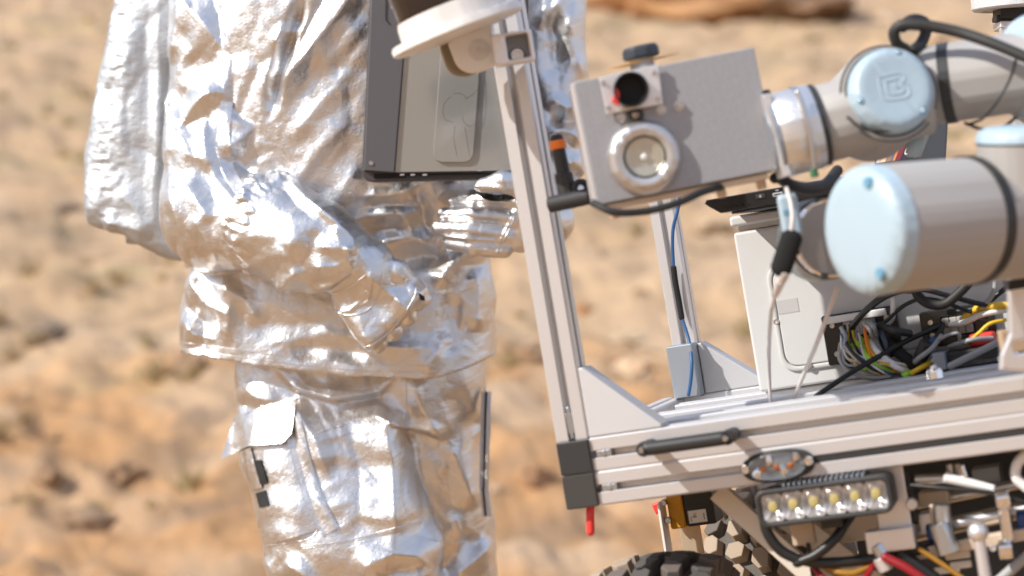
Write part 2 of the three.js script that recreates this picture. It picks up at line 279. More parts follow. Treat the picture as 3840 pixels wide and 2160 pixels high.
// ---------------------------------------------------------------- person in an aluminised suit: cloth as distance fields, meshed by surface nets
// field units: pixels of the photograph at 3.4 m (0.422 mm); x right, y down, w towards the camera
const K = 3.4 / FPX;
const toWorld = (x, y, w) => [(x - 1920) * K, 1.05 - (y - 1080) * K, w * K];
const q = (px, py, w) => { const s = 1 - w * K / 3.4; return [1920 + (px - 1920) * s, 1080 + (py - 1080) * s, w]; };
function surfaceNet(f, base, lo, hi, cell, band) {
  const n = [0, 1, 2].map((a) => Math.ceil((hi[a] - lo[a]) / cell) + 1), [nx, ny, nz] = n, B = 7;
  const F = new Float32Array(nx * ny * nz);
  for (let bz = 0; bz < nz; bz += B) for (let by = 0; by < ny; by += B) for (let bX = 0; bX < nx; bX += B) {
    const h = B * cell / 2, c = base(lo[0] + bX * cell + h, lo[1] + by * cell + h, lo[2] + bz * cell + h), skip = Math.abs(c) > h * 1.9 + band;
    for (let k = bz; k < Math.min(bz + B, nz); k++) for (let j = by; j < Math.min(by + B, ny); j++) for (let i = bX; i < Math.min(bX + B, nx); i++)
      F[i + nx * (j + ny * k)] = skip ? Math.sign(c) * 999 : f(lo[0] + i * cell, lo[1] + j * cell, lo[2] + k * cell);
  }
  const id = new Int32Array(nx * ny * nz).fill(-1), P = [], idx = [], E = [[0, 1], [2, 3], [4, 5], [6, 7], [0, 2], [1, 3], [4, 6], [5, 7], [0, 4], [1, 5], [2, 6], [3, 7]], v = new Float32Array(8);
  for (let k = 0; k < nz - 1; k++) for (let j = 0; j < ny - 1; j++) for (let i = 0; i < nx - 1; i++) {
    const o = i + nx * (j + ny * k); let m = 0;
    for (let c = 0; c < 8; c++) { v[c] = F[o + (c & 1) + nx * ((c >> 1 & 1) + ny * (c >> 2))]; if (v[c] < 0) m |= 1 << c; }
    if (m === 0 || m === 255) continue;
    let x = 0, y = 0, z = 0, t = 0;
    for (const [a, b] of E) if ((m >> a & 1) !== (m >> b & 1)) { const s = v[a] / (v[a] - v[b]); x += (a & 1) + s * ((b & 1) - (a & 1)); y += (a >> 1 & 1) + s * ((b >> 1 & 1) - (a >> 1 & 1)); z += (a >> 2) + s * ((b >> 2) - (a >> 2)); t++; }
    id[o] = P.length / 3; P.push(lo[0] + (i + x / t) * cell, lo[1] + (j + y / t) * cell, lo[2] + (k + z / t) * cell);
  }
  const S = [1, nx, nx * ny];
  for (let k = 1; k < nz - 1; k++) for (let j = 1; j < ny - 1; j++) for (let i = 1; i < nx - 1; i++) {
    const o = i + nx * (j + ny * k), a = F[o] < 0;
    for (let ax = 0; ax < 3; ax++) {
      if (a === F[o + S[ax]] < 0) continue;
      const u = S[(ax + 1) % 3], w = S[(ax + 2) % 3], p0 = id[o], p1 = id[o - u], p2 = id[o - u - w], p3 = id[o - w];
      if (p0 < 0 || p1 < 0 || p2 < 0 || p3 < 0) continue;
      if (a) idx.push(p0, p2, p1, p0, p3, p2); else idx.push(p0, p1, p2, p0, p2, p3);
    }
  }
  const pos = new Float32Array(P.length), uv = new Float32Array(P.length / 3 * 2);
  for (let i = 0; i < P.length; i += 3) { const [x, y, z] = toWorld(P[i], P[i + 1], P[i + 2]); pos.set([x, y, z], i); uv.set([x * 0.9 + z * 0.55, y + z * 0.35], i / 3 * 2); }
  const g = new THREE.BufferGeometry(); g.setAttribute('position', new THREE.BufferAttribute(pos, 3)); g.setAttribute('uv', new THREE.BufferAttribute(uv, 2)); g.setIndex(idx); g.computeVertexNormals();
  // y was flipped going to world space, so turn the faces
  const n0 = g.attributes.normal; let s = 0; for (let i = 0; i < n0.count; i += 97) { const e = 3, X = P[i * 3], Y = P[i * 3 + 1], Z = P[i * 3 + 2], a = n0.getX(i), b = -n0.getY(i), c = n0.getZ(i); s += Math.sign(f(X + a * e, Y + b * e, Z + c * e) - f(X - a * e, Y - b * e, Z - c * e)); }
  if (s < 0) { const ix = g.index.array; for (let i = 0; i < ix.length; i += 3) { const t = ix[i]; ix[i] = ix[i + 1]; ix[i + 1] = t; } g.computeVertexNormals(); }
  return g;
}
function capsule(x, y, z, a, b, ra, rb) {              // tapered capsule
  const dx = b[0] - a[0], dy = b[1] - a[1], dz = b[2] - a[2], px = x - a[0], py = y - a[1], pz = z - a[2], t = clamp((px * dx + py * dy + pz * dz) / (dx * dx + dy * dy + dz * dz), 0, 1);
  return Math.hypot(px - t * dx, py - t * dy, pz - t * dz) - lerp(ra, rb, t);
}
const smin = (a, b, k) => { const h = clamp(0.5 + 0.5 * (b - a) / k, 0, 1); return lerp(b, a, h) - k * h * (1 - h); };
function chain(x, y, z, pts, k = 20) { let d = 1e9; for (let i = 1; i < pts.length; i++) { const c = capsule(x, y, z, pts[i - 1].slice(0, 3), pts[i].slice(0, 3), pts[i - 1][3], pts[i][3]); d = d > 1e8 ? c : smin(d, c, k); } return d; }
// stations [y, centre x, half width, centre w, half depth]
function column(x, y, z, st, p = 2.4) {
  let i = 1; while (i < st.length - 1 && y > st[i][0]) i++;
  const a = st[i - 1], b = st[i], t = sstep(0, 1, clamp((y - a[0]) / (b[0] - a[0]), 0, 1)), c = lerp(a[1], b[1], t), hx = lerp(a[2], b[2], t), cz = lerp(a[3], b[3], t), hz = lerp(a[4], b[4], t);
  const r = Math.pow(Math.pow(Math.abs(x - c) / hx, p) + Math.pow(Math.abs(z - cz) / hz, p), 1 / p);
  const d = (r - 1) * Math.min(hx, hz);
  return Math.max(d, st[0][0] - y, y - st[st.length - 1][0]);
}
// creases: [points, reach, height, kind]; 't' straight flanks meeting in an edge, 'g' round, 's' a step up on the left of the line
function creases(list) {
  const segs = [];
  for (const [pts, w, h, kind = 't', wl = w] of list) { let tot = 0; const ls = []; for (let i = 1; i < pts.length; i++) { const l = Math.hypot(pts[i][0] - pts[i - 1][0], pts[i][1] - pts[i - 1][1]); ls.push(l); tot += l; } let acc = 0;
    const xs = pts.map((p) => p[0]), ys = pts.map((p) => p[1]), m = Math.max(w, wl);
    segs.push({ box: [Math.min(...xs) - m, Math.max(...xs) + m, Math.min(...ys) - m, Math.max(...ys) + m], w, wl, h, kind, tot, s: pts.slice(1).map((b, i) => { const r = [pts[i][0], pts[i][1], b[0], b[1], ls[i], acc]; acc += ls[i]; return r; }) }); }
  return (x, y) => {
    let sum = 0;
    for (const c of segs) {
      if (x < c.box[0] || x > c.box[1] || y < c.box[2] || y > c.box[3]) continue;
      let best = 1e9, at = 0, side = 1;
      for (const [x0, y0, x1, y1, l, acc] of c.s) { const ex = (x1 - x0) / l, ey = (y1 - y0) / l, t = clamp((x - x0) * ex + (y - y0) * ey, 0, l), rx = x - x0 - t * ex, ry = y - y0 - t * ey, d = Math.hypot(rx, ry); if (d < best) { best = d; at = (acc + t) / c.tot; side = ex * ry - ey * rx < 0 ? 1 : -1; } }
      const w = side > 0 ? c.wl : c.w; if (best >= w) continue;
      const end = Math.min(1, 4.5 * Math.min(at, 1 - at) + 0.12), u = best / w;
      if (c.kind === 't') { const v = Math.sqrt(u * u + 0.004); sum += 1.25 * c.h * end * Math.max(0, 1 - v) * (1 - 0.35 * u); }
      else if (c.kind === 'g') sum += c.h * end * (1 - u * u) * (1 - u * u);
      else sum += side > 0 ? c.h * end * (1 - u) * sstep(0, 0.16, u) : -c.h * 0.5 * end * (1 - u) * sstep(0, 0.10, u);
    }
    return sum;
  };
}
const JIT = (() => { const R = rng(91), t = new Float32Array(4096 * 3); for (let i = 0; i < t.length; i++) t[i] = R(); return t; })();
function facet(X, Y, Z) {                              // folds that meet in edges: flat facets between scattered points
  const ix = Math.floor(X), iy = Math.floor(Y), iz = Math.floor(Z); let a = 9, b = 9;
  for (let k = -1; k <= 1; k++) for (let j = -1; j <= 1; j++) for (let i = -1; i <= 1; i++) {
    const cx = ix + i, cy = iy + j, cz = iz + k, h = ((Math.imul(cx, 73856093) ^ Math.imul(cy, 19349663) ^ Math.imul(cz, 83492791)) & 4095) * 3;
    const dx = cx + JIT[h] - X, dy = cy + JIT[h + 1] - Y, dz = cz + JIT[h + 2] - Z, d = dx * dx + dy * dy + dz * dz; if (d < a) { b = a; a = d; } else if (d < b) b = d;
  }
  return Math.min(b - a, 1);
}
function crumple(x, y, z, sc, amp, ax = 1, ay = 1, seed = 0) {   // creased cloth: facets, slightly bent, over a soft swell
  const X = x / sc * ax, Y = y / sc * ay, Z = z / sc + seed, wx = 0.12 * n3b(X * 0.7, Y * 0.7, Z * 0.7 + 7), wy = 0.12 * n3b(X * 0.7 + 9, Y * 0.7, Z * 0.7);
  return amp * (1.7 * (facet(X + wx, Y + wy, Z * 0.7) - 0.4) + 0.25 * n3(X * 0.5, Y * 0.5, Z * 0.5));
}
// ---- jacket
const foldsTorso = creases([
  [[[1185, 40], [1120, 220], [1085, 330], [1062, 450]], 44, -52, 't', 30], [[[1270, 0], [1190, 160], [1140, 250]], 40, -26, 't'], [[[1180, 150], [1100, 170], [1060, 220]], 40, 16, 't'],
  [[[1395, -40], [1300, 110], [1190, 240], [1100, 350], [1062, 420]], 95, 34, 't', 60],
  [[[1380, 120], [1300, 220], [1210, 300]], 60, 15, 'g'], [[[1345, 300], [1240, 420], [1120, 560]], 75, 15, 't'], [[[1350, 470], [1235, 590], [1130, 720]], 70, 14, 't'], [[[1370, 640], [1300, 760], [1215, 850]], 70, 15, 't'],
  [[[1060, 620], [1110, 760], [1180, 860]], 60, -14, 't'],
  [[[1380, 752], [1480, 752], [1590, 712]], 36, 16, 't'], [[[1385, 800], [1460, 775], [1580, 790]], 40, -15, 't'], [[[1300, 860], [1400, 820], [1520, 812], [1560, 870]], 60, 20, 't'],
  [[[1370, 915], [1450, 870], [1530, 862]], 50, -20, 't'], [[[1390, 970], [1470, 905], [1560, 900], [1640, 930]], 60, 24, 't'], [[[1560, 700], [1600, 800], [1610, 900]], 60, -20, 't'], [[[1480, 1000], [1590, 960], [1690, 980]], 60, -26, 't'],
  [[[1640, 1080], [1690, 1010], [1760, 940], [1800, 900]], 70, 30, 't'], [[[1780, 1000], [1800, 1100], [1790, 1240]], 70, 22, 't'], [[[1700, 1100], [1690, 1230], [1670, 1330]], 60, -18, 'g'],
  [[[980, 1180], [1100, 1250], [1250, 1260]], 90, -16, 'g'], [[[1120, 1310], [1260, 1290], [1400, 1325]], 55, -24, 'g'], [[[1040, 1275], [1200, 1265], [1330, 1290]], 60, 16, 't'],
  [[[860, 1020], [900, 1130], [880, 1290]], 60, 20, 't'], [[[720, 1020], [790, 1130], [900, 1180]], 60, 18, 't'], [[[760, 1100], [800, 1220], [790, 1330]], 60, -14, 't'], [[[1340, 1260], [1450, 1290], [1640, 1300]], 50, 14, 't'], [[[1680, 1240], [1640, 1330], [1590, 1385]], 50, 20, 't'],
  [[[840, 1060], [950, 1120], [1010, 1210]], 50, 14, 't'], [[[690, 1180], [760, 1250], [850, 1270]], 50, 12, 't'],
]);
const foldsSleeve = creases([
  [[[704, -60], [698, 17], [694, 124], [661, 260]], 90, 26, 't', 60], [[[702, 16], [800, 120], [890, 236]], 85, 28, 't'], [[[890, 240], [785, 290], [735, 373], [719, 500]], 75, -24, 't', 70], [[[880, 366], [806, 389], [743, 455], [715, 520]], 60, 26, 't'],
  [[[912, 225], [900, 330], [870, 420]], 80, 22, 't'], [[[1000, 230], [985, 340], [960, 380]], 60, 12, 't'], [[[868, 462], [950, 490], [1045, 489]], 50, 22, 't'], [[[888, 598], [971, 530], [1045, 488]], 55, 30, 't', 70], [[[890, 600], [960, 650], [1040, 620]], 60, -20, 't'], [[[719, 506], [800, 470], [860, 480]], 70, -22, 't'], [[[719, 510], [760, 600], [850, 640]], 70, 18, 't'],
  [[[830, 430], [815, 520], [825, 600], [860, 690], [960, 800]], 46, 15, 't'], [[[640, 350], [665, 470], [670, 640]], 60, 20, 't'], [[[681, 660], [726, 852], [775, 1010]], 75, 24, 't', 60], [[[735, 690], [800, 770], [860, 850]], 70, 18, 't'], [[[780, 590], [850, 720], [880, 820]], 60, -14, 't'],
  [[[780, 820], [830, 900], [870, 980]], 50, 18, 't'], [[[720, 300], [830, 200], [920, 120]], 60, -12, 't'], [[[940, 0], [960, 140], [1010, 260]], 60, 18, 't'], [[[905, 640], [985, 690], [1050, 680]], 60, 18, 't'], [[[670, 780], [720, 900], [700, 1000]], 60, -16, 't'],
]);
const foldsFar = creases([[[[2030, 60], [2090, 160], [2060, 330]], 60, -26, 't'], [[[2150, 20], [2130, 160], [2190, 300]], 60, 24, 't'], [[[2050, 380], [2120, 420], [2200, 400]], 45, 28, 't'], [[[2060, 440], [2120, 470], [2190, 450]], 40, -26, 't'], [[[2040, 520], [2110, 500], [2190, 540]], 45, 28, 't'], [[[2080, 560], [2130, 630], [2170, 600]], 40, 24, 't'], [[[2070, 680], [2130, 650], [2190, 700]], 40, -22, 't'], [[[2010, 120], [2080, 40], [2150, -20]], 60, 18, 't']]);
const torsoSt = [[-330, 1370, 300, -60, 230], [-190, 1360, 500, 0, 320], [60, 1345, 545, 45, 360], [450, 1315, 545, 40, 350], [700, 1300, 550, 30, 348], [960, 1280, 565, -45, 322], [1180, 1270, 590, -30, 326], [1440, 1272, 600, -20, 334]];
const armR = [[...q(850, -120, 30), 200], [...q(850, 330, 110), 205], [...q(815, 800, 210), 208]], foreR = [[...q(815, 810, 225), 205], [...q(985, 850, 355), 172]];
const armL = [[...q(2040, -150, -60), 165], [...q(2050, 300, 0), 150], [...q(2085, 690, 110), 105]], foreL = [[...q(2085, 700, 110), 105], [...q(2010, 830, 300), 92]];
const hemY = (x) => 1318 + (x - 678) * 0.083 + 26 * Math.sin((x - 678) / 1170 * Math.PI) - 0.00011 * Math.pow(Math.max(0, x - 1560), 2) * 9;
const baseTorso = (x, y, z) => Math.max(column(x, y, z, torsoSt, 3.0), y - hemY(x));
const baseArmR = (x, y, z) => smin(chain(x, y, z, armR, 30), chain(x, y, z, foreR, 30), 30);
const baseArmL = (x, y, z) => smin(chain(x, y, z, armL, 30), chain(x, y, z, foreL, 30), 30);
const hood = (x, y, z) => Math.min(Math.hypot((x - 1390) / 0.9, (y + 620) / 1.12, z - 10) - 300, capsule(x, y, z, [1380, -420, -20], [1375, -250, -30], 230, 330));
const jacketBase = (x, y, z) => Math.min(baseTorso(x, y, z), baseArmR(x, y, z), baseArmL(x, y, z), hood(x, y, z));
function jacketF(x, y, z) {
  let t = baseTorso(x, y, z), r = baseArmR(x, y, z), l = baseArmL(x, y, z);
  if (t < 90) t = t - foldsTorso(x, y) - crumple(x * 0.9 + y * 0.45, y * 0.9 - x * 0.45, z, 190, 7.5, 1.25, 0.7) - crumple(x, y, z, 80, 1.9, 1, 1, 3);
  if (r < 90) r = r - foldsSleeve(x, y) - crumple(x, y, z, 190, 7, 1.2, 0.75, 12) - crumple(x, y, z, 80, 1.8, 1, 1, 5);
  if (l < 90) l = l - foldsFar(x, y) - crumple(x, y, z, 170, 9, 1.3, 0.6, 21);
  let h = hood(x, y, z); if (h < 60) h -= crumple(x, y, z, 110, 10);
  return smin(Math.min(smin(t, r, 4), smin(t, l, 6)), h, 60);
}
const jacketCut = (x, y, z) => Math.max(jacketF(x, y, z), y - hemY(x));
// ---- trousers
const foldsLegs = creases([
  [[[1040, 1366], [1131, 1457], [1276, 1495], [1442, 1470], [1520, 1395]], 70, 30, 's', 90], [[[1110, 1478], [1214, 1631], [1262, 1770]], 55, 22, 't'], [[[1442, 1474], [1462, 1548], [1495, 1714], [1508, 1920], [1490, 2010]], 130, 62, 't', 90],
  [[[1462, 1548], [1505, 1598], [1524, 1520]], 40, 22, 't'], [[[1552, 1395], [1597, 1532], [1672, 1643]], 80, 30, 't'], [[[1457, 1560], [1531, 1598], [1614, 1615], [1676, 1646]], 55, 34, 's'], [[[1676, 1646], [1717, 1700], [1790, 1900]], 80, 26, 't'],
  [[[1375, 2122], [1420, 2060], [1500, 2025], [1580, 2040], [1632, 2085]], 70, 30, 't'], [[[1380, 2128], [1480, 2145], [1570, 2130], [1640, 2090]], 50, 26, 't'], [[[1195, 1600], [1330, 1570], [1430, 1600]], 60, 6, 't'], [[[1190, 1640], [1300, 1610], [1420, 1655]], 40, 5, 't'], [[[1180, 1700], [1290, 1680], [1390, 1730]], 45, 6, 't'],
  [[[1240, 1800], [1330, 1760], [1440, 1780]], 45, 6, 't'], [[[1250, 1870], [1340, 1840], [1450, 1850]], 45, 6, 't'], [[[1290, 1950], [1380, 1890], [1480, 1910]], 50, 7, 't'], [[[1010, 1770], [1090, 1720], [1180, 1760]], 55, 8, 't'], [[[980, 1900], [1080, 1850], [1190, 1910]], 60, 9, 't'], [[[1000, 1990], [1090, 1950], [1180, 1980]], 50, 7, 't'],
  [[[920, 1430], [990, 1480], [1080, 1500]], 55, 16, 't'], [[[905, 1510], [1000, 1520], [1100, 1490]], 50, -14, 't'], [[[1140, 1380], [1240, 1420], [1340, 1400]], 60, -18, 'g'], [[[1100, 2060], [1180, 2110], [1230, 2170]], 60, 26, 't'], [[[1020, 2060], [1060, 2120], [1090, 2180]], 50, 20, 't'],
  [[[1780, 1990], [1720, 2060], [1640, 2150]], 70, -26, 't'], [[[1850, 2030], [1790, 2090], [1690, 2160]], 60, 24, 't'], [[[1700, 1900], [1730, 2000], [1710, 2110]], 60, 16, 't'], [[[1700, 1450], [1740, 1560], [1790, 1620]], 60, -16, 'g'],
]);
const legN = [[1250, 1235, 340, 0, 255], [1420, 1200, 322, -15, 268], [1700, 1235, 335, 45, 285], [1900, 1300, 330, 95, 290], [2030, 1340, 340, 115, 295], [2250, 1370, 325, 90, 280], [2700, 1390, 260, 20, 240], [3180, 1400, 240, 0, 220]];
const legF = [[1250, 1530, 300, -60, 250], [1420, 1535, 292, -50, 275], [1700, 1545, 262, -110, 265], [2000, 1590, 268, -160, 260], [2250, 1610, 260, -180, 255], [2700, 1640, 230, -90, 230], [3180, 1650, 225, -110, 215]];
const baseNear = (x, y, z) => column(x, y, z, legN, 2.3), baseFar = (x, y, z) => column(x, y, z, legF, 2.3);
const legsBase = (x, y, z) => Math.min(baseNear(x, y, z), baseFar(x, y, z));
function legsF(x, y, z) {
  let a = baseNear(x, y, z), b = baseFar(x, y, z);
  if (a > 120 && b > 120) return Math.min(a, b);
  const c = foldsLegs(x, y) + crumple(x * 0.97 - y * 0.24, y * 0.97 + x * 0.24, z, 200, 7.5, 1.3, 0.65, 31) + crumple(x, y, z, 80, 1.9, 1, 0.8, 35);
  const cut = (x - (1498 + (y - 1400) * 0.26 + 10 * Math.sin(y / 60)));   // the near leg hides the far one along this line
  a = Math.max(a, y > 1400 ? cut * 0.9 : -1e3) - (a < 120 ? c : 0); b = b - (b < 120 ? c : 0);
  return smin(a, b, 4);
}
// ---- gloves
const gl = { cuff: q(995, 832, 375), mid: q(1190, 925, 480), wrist: q(1368, 1008, 520), hand: q(1412, 1128, 525) };
const gauntR = [[...gl.cuff, 182], [...gl.mid, 160], [...gl.wrist, 112]];
const gAx = [gl.mid[0] - gl.cuff[0], gl.mid[1] - gl.cuff[1], gl.mid[2] - gl.cuff[2]], gL = Math.hypot(...gAx), gA = gAx.map((v) => v / gL);
const foldsGlove = creases([
  [[[1090, 640], [1200, 760], [1290, 830], [1370, 905], [1395, 985]], 45, 20, 't'], [[[1240, 870], [1230, 940], [1180, 1030]], 60, -12, 't'], [[[1000, 1110], [1080, 1110], [1160, 1040], [1200, 1010]], 55, 22, 't'], [[[1000, 1060], [1060, 1065], [1090, 1110]], 45, 16, 't'], [[[1220, 1010], [1300, 1010], [1390, 980]], 50, 22, 't'], [[[1205, 1105], [1290, 1080], [1370, 1030]], 32, 22, 's'], [[[1240, 935], [1310, 945], [1385, 950]], 50, 18, 't'], [[[1310, 860], [1330, 930], [1385, 960]], 60, 18, 't'], [[[900, 930], [1010, 900], [1130, 905]], 70, 12, 't'], [[[950, 1010], [1080, 970], [1180, 960]], 70, 12, 't'], [[[1150, 800], [1160, 880], [1150, 960]], 60, 12, 't'],
  [[[1440, 1010], [1420, 1110], [1350, 1160], [1250, 1180]], 14, 6, 'g'], [[[1400, 1010], [1470, 1080], [1560, 1160]], 50, 10, 't'], [[[1330, 1100], [1390, 1180], [1420, 1290]], 70, 10, 't'], [[[1500, 1080], [1540, 1150], [1580, 1170]], 40, 10, 't'],
]);
const ex = [0.70, 0.69, 0.18], ey = [0.714, -0.70, 0.0], ez = [ex[1] * ey[2] - ex[2] * ey[1], ex[2] * ey[0] - ex[0] * ey[2], ex[0] * ey[1] - ex[1] * ey[0]];
const hs = ez[2] < 0 ? -1 : 1, hand = (a, b, c) => [gl.hand[0] + a * ex[0] + b * ey[0] + c * hs * ez[0], gl.hand[1] + a * ex[1] + b * ey[1] + c * hs * ez[1], gl.hand[2] + a * ex[2] + b * ey[2] + c * hs * ez[2]];
const fingersR = [[-105, 26, 96], [-38, 36, 112], [34, 34, 108], [100, 20, 92]].map(([b, a, r]) => [[...hand(60, b * 0.95, -10), 42], [...hand(a + 72, b, -26), 40], [...hand(a + 62, b * 0.98, -26 - r * 0.62), 36], [...hand(a - 20, b * 0.92, -40 - r * 0.7), 32]]);
const thumbR = [[...q(1400, 1000, 545), 44], [...q(1490, 1020, 545), 44], [...q(1565, 1092, 515), 36], [...q(1592, 1120, 500), 27]];
function palmR(x, y, z) { const d = [x - gl.hand[0], y - gl.hand[1], z - gl.hand[2]], a = d[0] * ex[0] + d[1] * ex[1] + d[2] * ex[2], b = d[0] * ey[0] + d[1] * ey[1] + d[2] * ey[2], c = (d[0] * ez[0] + d[1] * ez[1] + d[2] * ez[2]); const A = Math.max(0, Math.abs(a) - 82), Bq = Math.max(0, Math.abs(b) - (96 + 14 * clamp(a / 100, -1, 1))), C = Math.max(0, Math.abs(c) - 6); return Math.hypot(A, Bq, C) - 38; }
const gloveRBase = (x, y, z) => { let d = smin(chain(x, y, z, gauntR, 40), palmR(x, y, z), 46); for (const f of fingersR) d = Math.min(d, chain(x, y, z, f, 8)); return smin(d, chain(x, y, z, thumbR, 14), 12); };
function gloveRF(x, y, z) {
  let g = chain(x, y, z, gauntR, 40); const t = (x - gl.cuff[0]) * gA[0] + (y - gl.cuff[1]) * gA[1] + (z - gl.cuff[2]) * gA[2];
  if (g < 110) {
    const near = Math.exp(-Math.pow((t + 6) / 62, 2)), ny = y - gl.cuff[1] - t * gA[1], nx = x - gl.cuff[0] - t * gA[0], nz = z - gl.cuff[2] - t * gA[2], an = Math.atan2(nz, nx * 0.707 - ny * 0.707);
    g = Math.max(g, -t - 46 - 9 * Math.sin(an * 13 + 2 * n3(an * 2, 1, 2)));
    g -= near * (12 + 32 * (facet(an * 2.6, t / 88, 3.5) - 0.4) + 12 * (facet(an * 5, t / 48, 8.5) - 0.4));
  }
  let d = smin(g, palmR(x, y, z), 40); for (const f of fingersR) d = Math.min(d, chain(x, y, z, f, 8)); d = smin(d, chain(x, y, z, thumbR, 14), 12);
  return d < 90 ? d - foldsGlove(x, y) - crumple(x, y, z, 130, 4, 1, 1, 41) - crumple(x, y, z, 50, 1.2, 1, 1, 43) : d;
}
const fl = (pts) => pts.map(([px, py, w, r]) => [...q(px, py, w), r]);
const fingersL = [fl([[1950, 768, 470, 40], [1815, 752, 490, 38], [1712, 768, 450, 34]]), fl([[1930, 825, 475, 40], [1780, 812, 500, 37], [1672, 806, 455, 33]]), fl([[1910, 880, 470, 40], [1760, 868, 500, 36], [1650, 855, 455, 32]]), fl([[1890, 930, 455, 38], [1775, 926, 480, 33], [1690, 908, 440, 29]])];
const thumbL = fl([[2000, 735, 500, 48], [1955, 695, 585, 44], [1890, 682, 608, 40], [1805, 694, 598, 24]]);
const palmL = fl([[1985, 800, 450, 78], [1950, 880, 440, 66]]), wristL = fl([[2060, 830, 330, 92], [1990, 840, 410, 84]]);
const foldsGloveL = creases([[[[1700, 735], [1800, 728], [1930, 745]], 18, 7, 't'], [[[1665, 790], [1800, 786], [1940, 795]], 14, -13, 'g'], [[[1640, 832], [1780, 840], [1920, 850]], 14, -13, 'g'], [[[1660, 884], [1790, 896], [1890, 905]], 13, -12, 'g'], [[[1935, 735], [1925, 830], [1865, 945]], 12, 6, 'g'], [[[1760, 740], [1780, 800], [1790, 850]], 40, 7, 't'], [[[1850, 740], [1830, 820], [1800, 920]], 40, 6, 't']]);
const gloveLBase = (x, y, z) => { let d = smin(chain(x, y, z, palmL, 20), chain(x, y, z, wristL, 20), 30); for (const f of fingersL) d = Math.min(d, smin(d, chain(x, y, z, f, 12), 10)); return smin(d, chain(x, y, z, thumbL, 12), 12); };
const gloveLF = (x, y, z) => { const d = gloveLBase(x, y, z); return d < 80 ? d - foldsGloveL(x, y) - crumple(x, y, z, 100, 3, 1, 1, 51) - crumple(x, y, z, 40, 1, 1, 1, 53) : d; };
// ---- cover over the breathing set on the back
const coverSt = [[-520, 720, 220, -330, 190], [-260, 640, 300, -330, 230], [0, 640, 305, -300, 250], [420, 590, 335, -310, 255], [760, 560, 355, -310, 255], [900, 610, 305, -305, 240], [1010, 700, 170, -290, 185]];
const foldsCover = creases([[[[586, -50], [590, 300], [586, 500], [570, 707], [574, 873], [605, 955], [680, 1000]], 44, 13, 't'], [[[650, 0], [625, 300], [618, 640], [640, 860], [690, 990]], 40, -7, 't'], [[[360, 830], [470, 850], [560, 880]], 60, 18, 't'], [[[420, 700], [500, 780], [560, 880]], 70, 14, 't'], [[[480, 0], [470, 300], [440, 620]], 80, 10, 'g']]);
const coverBase = (x, y, z) => column(x, y, z, coverSt, 2.6);
const coverCut = (x, y) => Math.max(y - (842 + (x - 330) * 0.42 + 14 * Math.sin(x / 40)), 280 - x + Math.max(0, 560 - y) * 0.2);
function coverF(x, y, z) { let d = coverBase(x, y, z); const e = 6; d = smin(-smin(-d, -coverCut(x, y), 26), 1e3, 1); if (d > 80) return d; const edge = Math.exp(-Math.pow((x - 380 + Math.max(0, 560 - y) * -0.12) / 62, 2)); return d - foldsCover(x, y) - crumple(x, y, z, 160, 7, 1, 0.6, 61) - crumple(x, y, z, 60, 1.5, 1, 1, 62) - edge * 9 * (0.45 - facet(x / 70, y / 40, 5.5)) * (0.5 + 0.8 * n3(x / 90, y / 90, 4)) + edge * 3 * n3(x / 40, y / 22, 2) ; }

const person = thing('person', 'person in a wrinkled silver heat suit and gloves holding the grey tablet', 'person', V(-0.25, 0, 0));
const net = (name, f, b, lo, hi, cell, m, label) => part(person, name, surfaceNet(f, b, lo, hi, cell, 62), m, label);
const jacket = net('jacket', jacketCut, jacketBase, [560, -1010, -430], [2330, 1470, 620], 6.2, M.foil);
const trousers = net('trousers', legsF, legsBase, [820, 1240, -400], [1930, 3200, 440], 6.4, M.foil);
const gloveR = net('glove', gloveRF, gloveRBase, [760, 580, 120], [1700, 1400, 740], 5, M.foilFine, 'glove with a gathered wide cuff');
const gloveL = net('glove', gloveLF, gloveLBase, [1590, 600, 180], [2200, 1010, 700], 4.6, M.foilFine, 'glove with four fingers spread under the tablet');
const cover = net('back_cover', coverF, coverBase, [190, -560, -620], [1000, 1060, 10], 7, M.foilDull, 'dull silver hump covering the back');
for (const [x, z] of [[1395, 20], [1655, -90]]) part(person, 'boot', surfaceNet((a, b, c) => Math.max(smin(capsule(a, b, c, [x, 3120, z - 20], [x, 3470, z - 20], 190, 130), capsule(a, b, c, [x, 3480, z - 40], [x, 3490, z + 330], 120, 100), 60), b - 3572), (a, b, c) => smin(capsule(a, b, c, [x, 3120, z - 20], [x, 3470, z - 20], 190, 130), capsule(a, b, c, [x, 3480, z - 40], [x, 3490, z + 330], 120, 100), 60), [x - 260, 2900, z - 300], [x + 260, 3620, z + 480], 16, 40), M.foilEdge);
{ const v = new THREE.SphereGeometry(0.105, 32, 16, 0, Math.PI * 2, 0, 1.25); v.rotateX(1.35); v.scale(1, 0.9, 1); const [x, y] = toWorld(1390, -600, 0); part(person, 'visor', v.translate(x, y, 0.055), M.visor); }

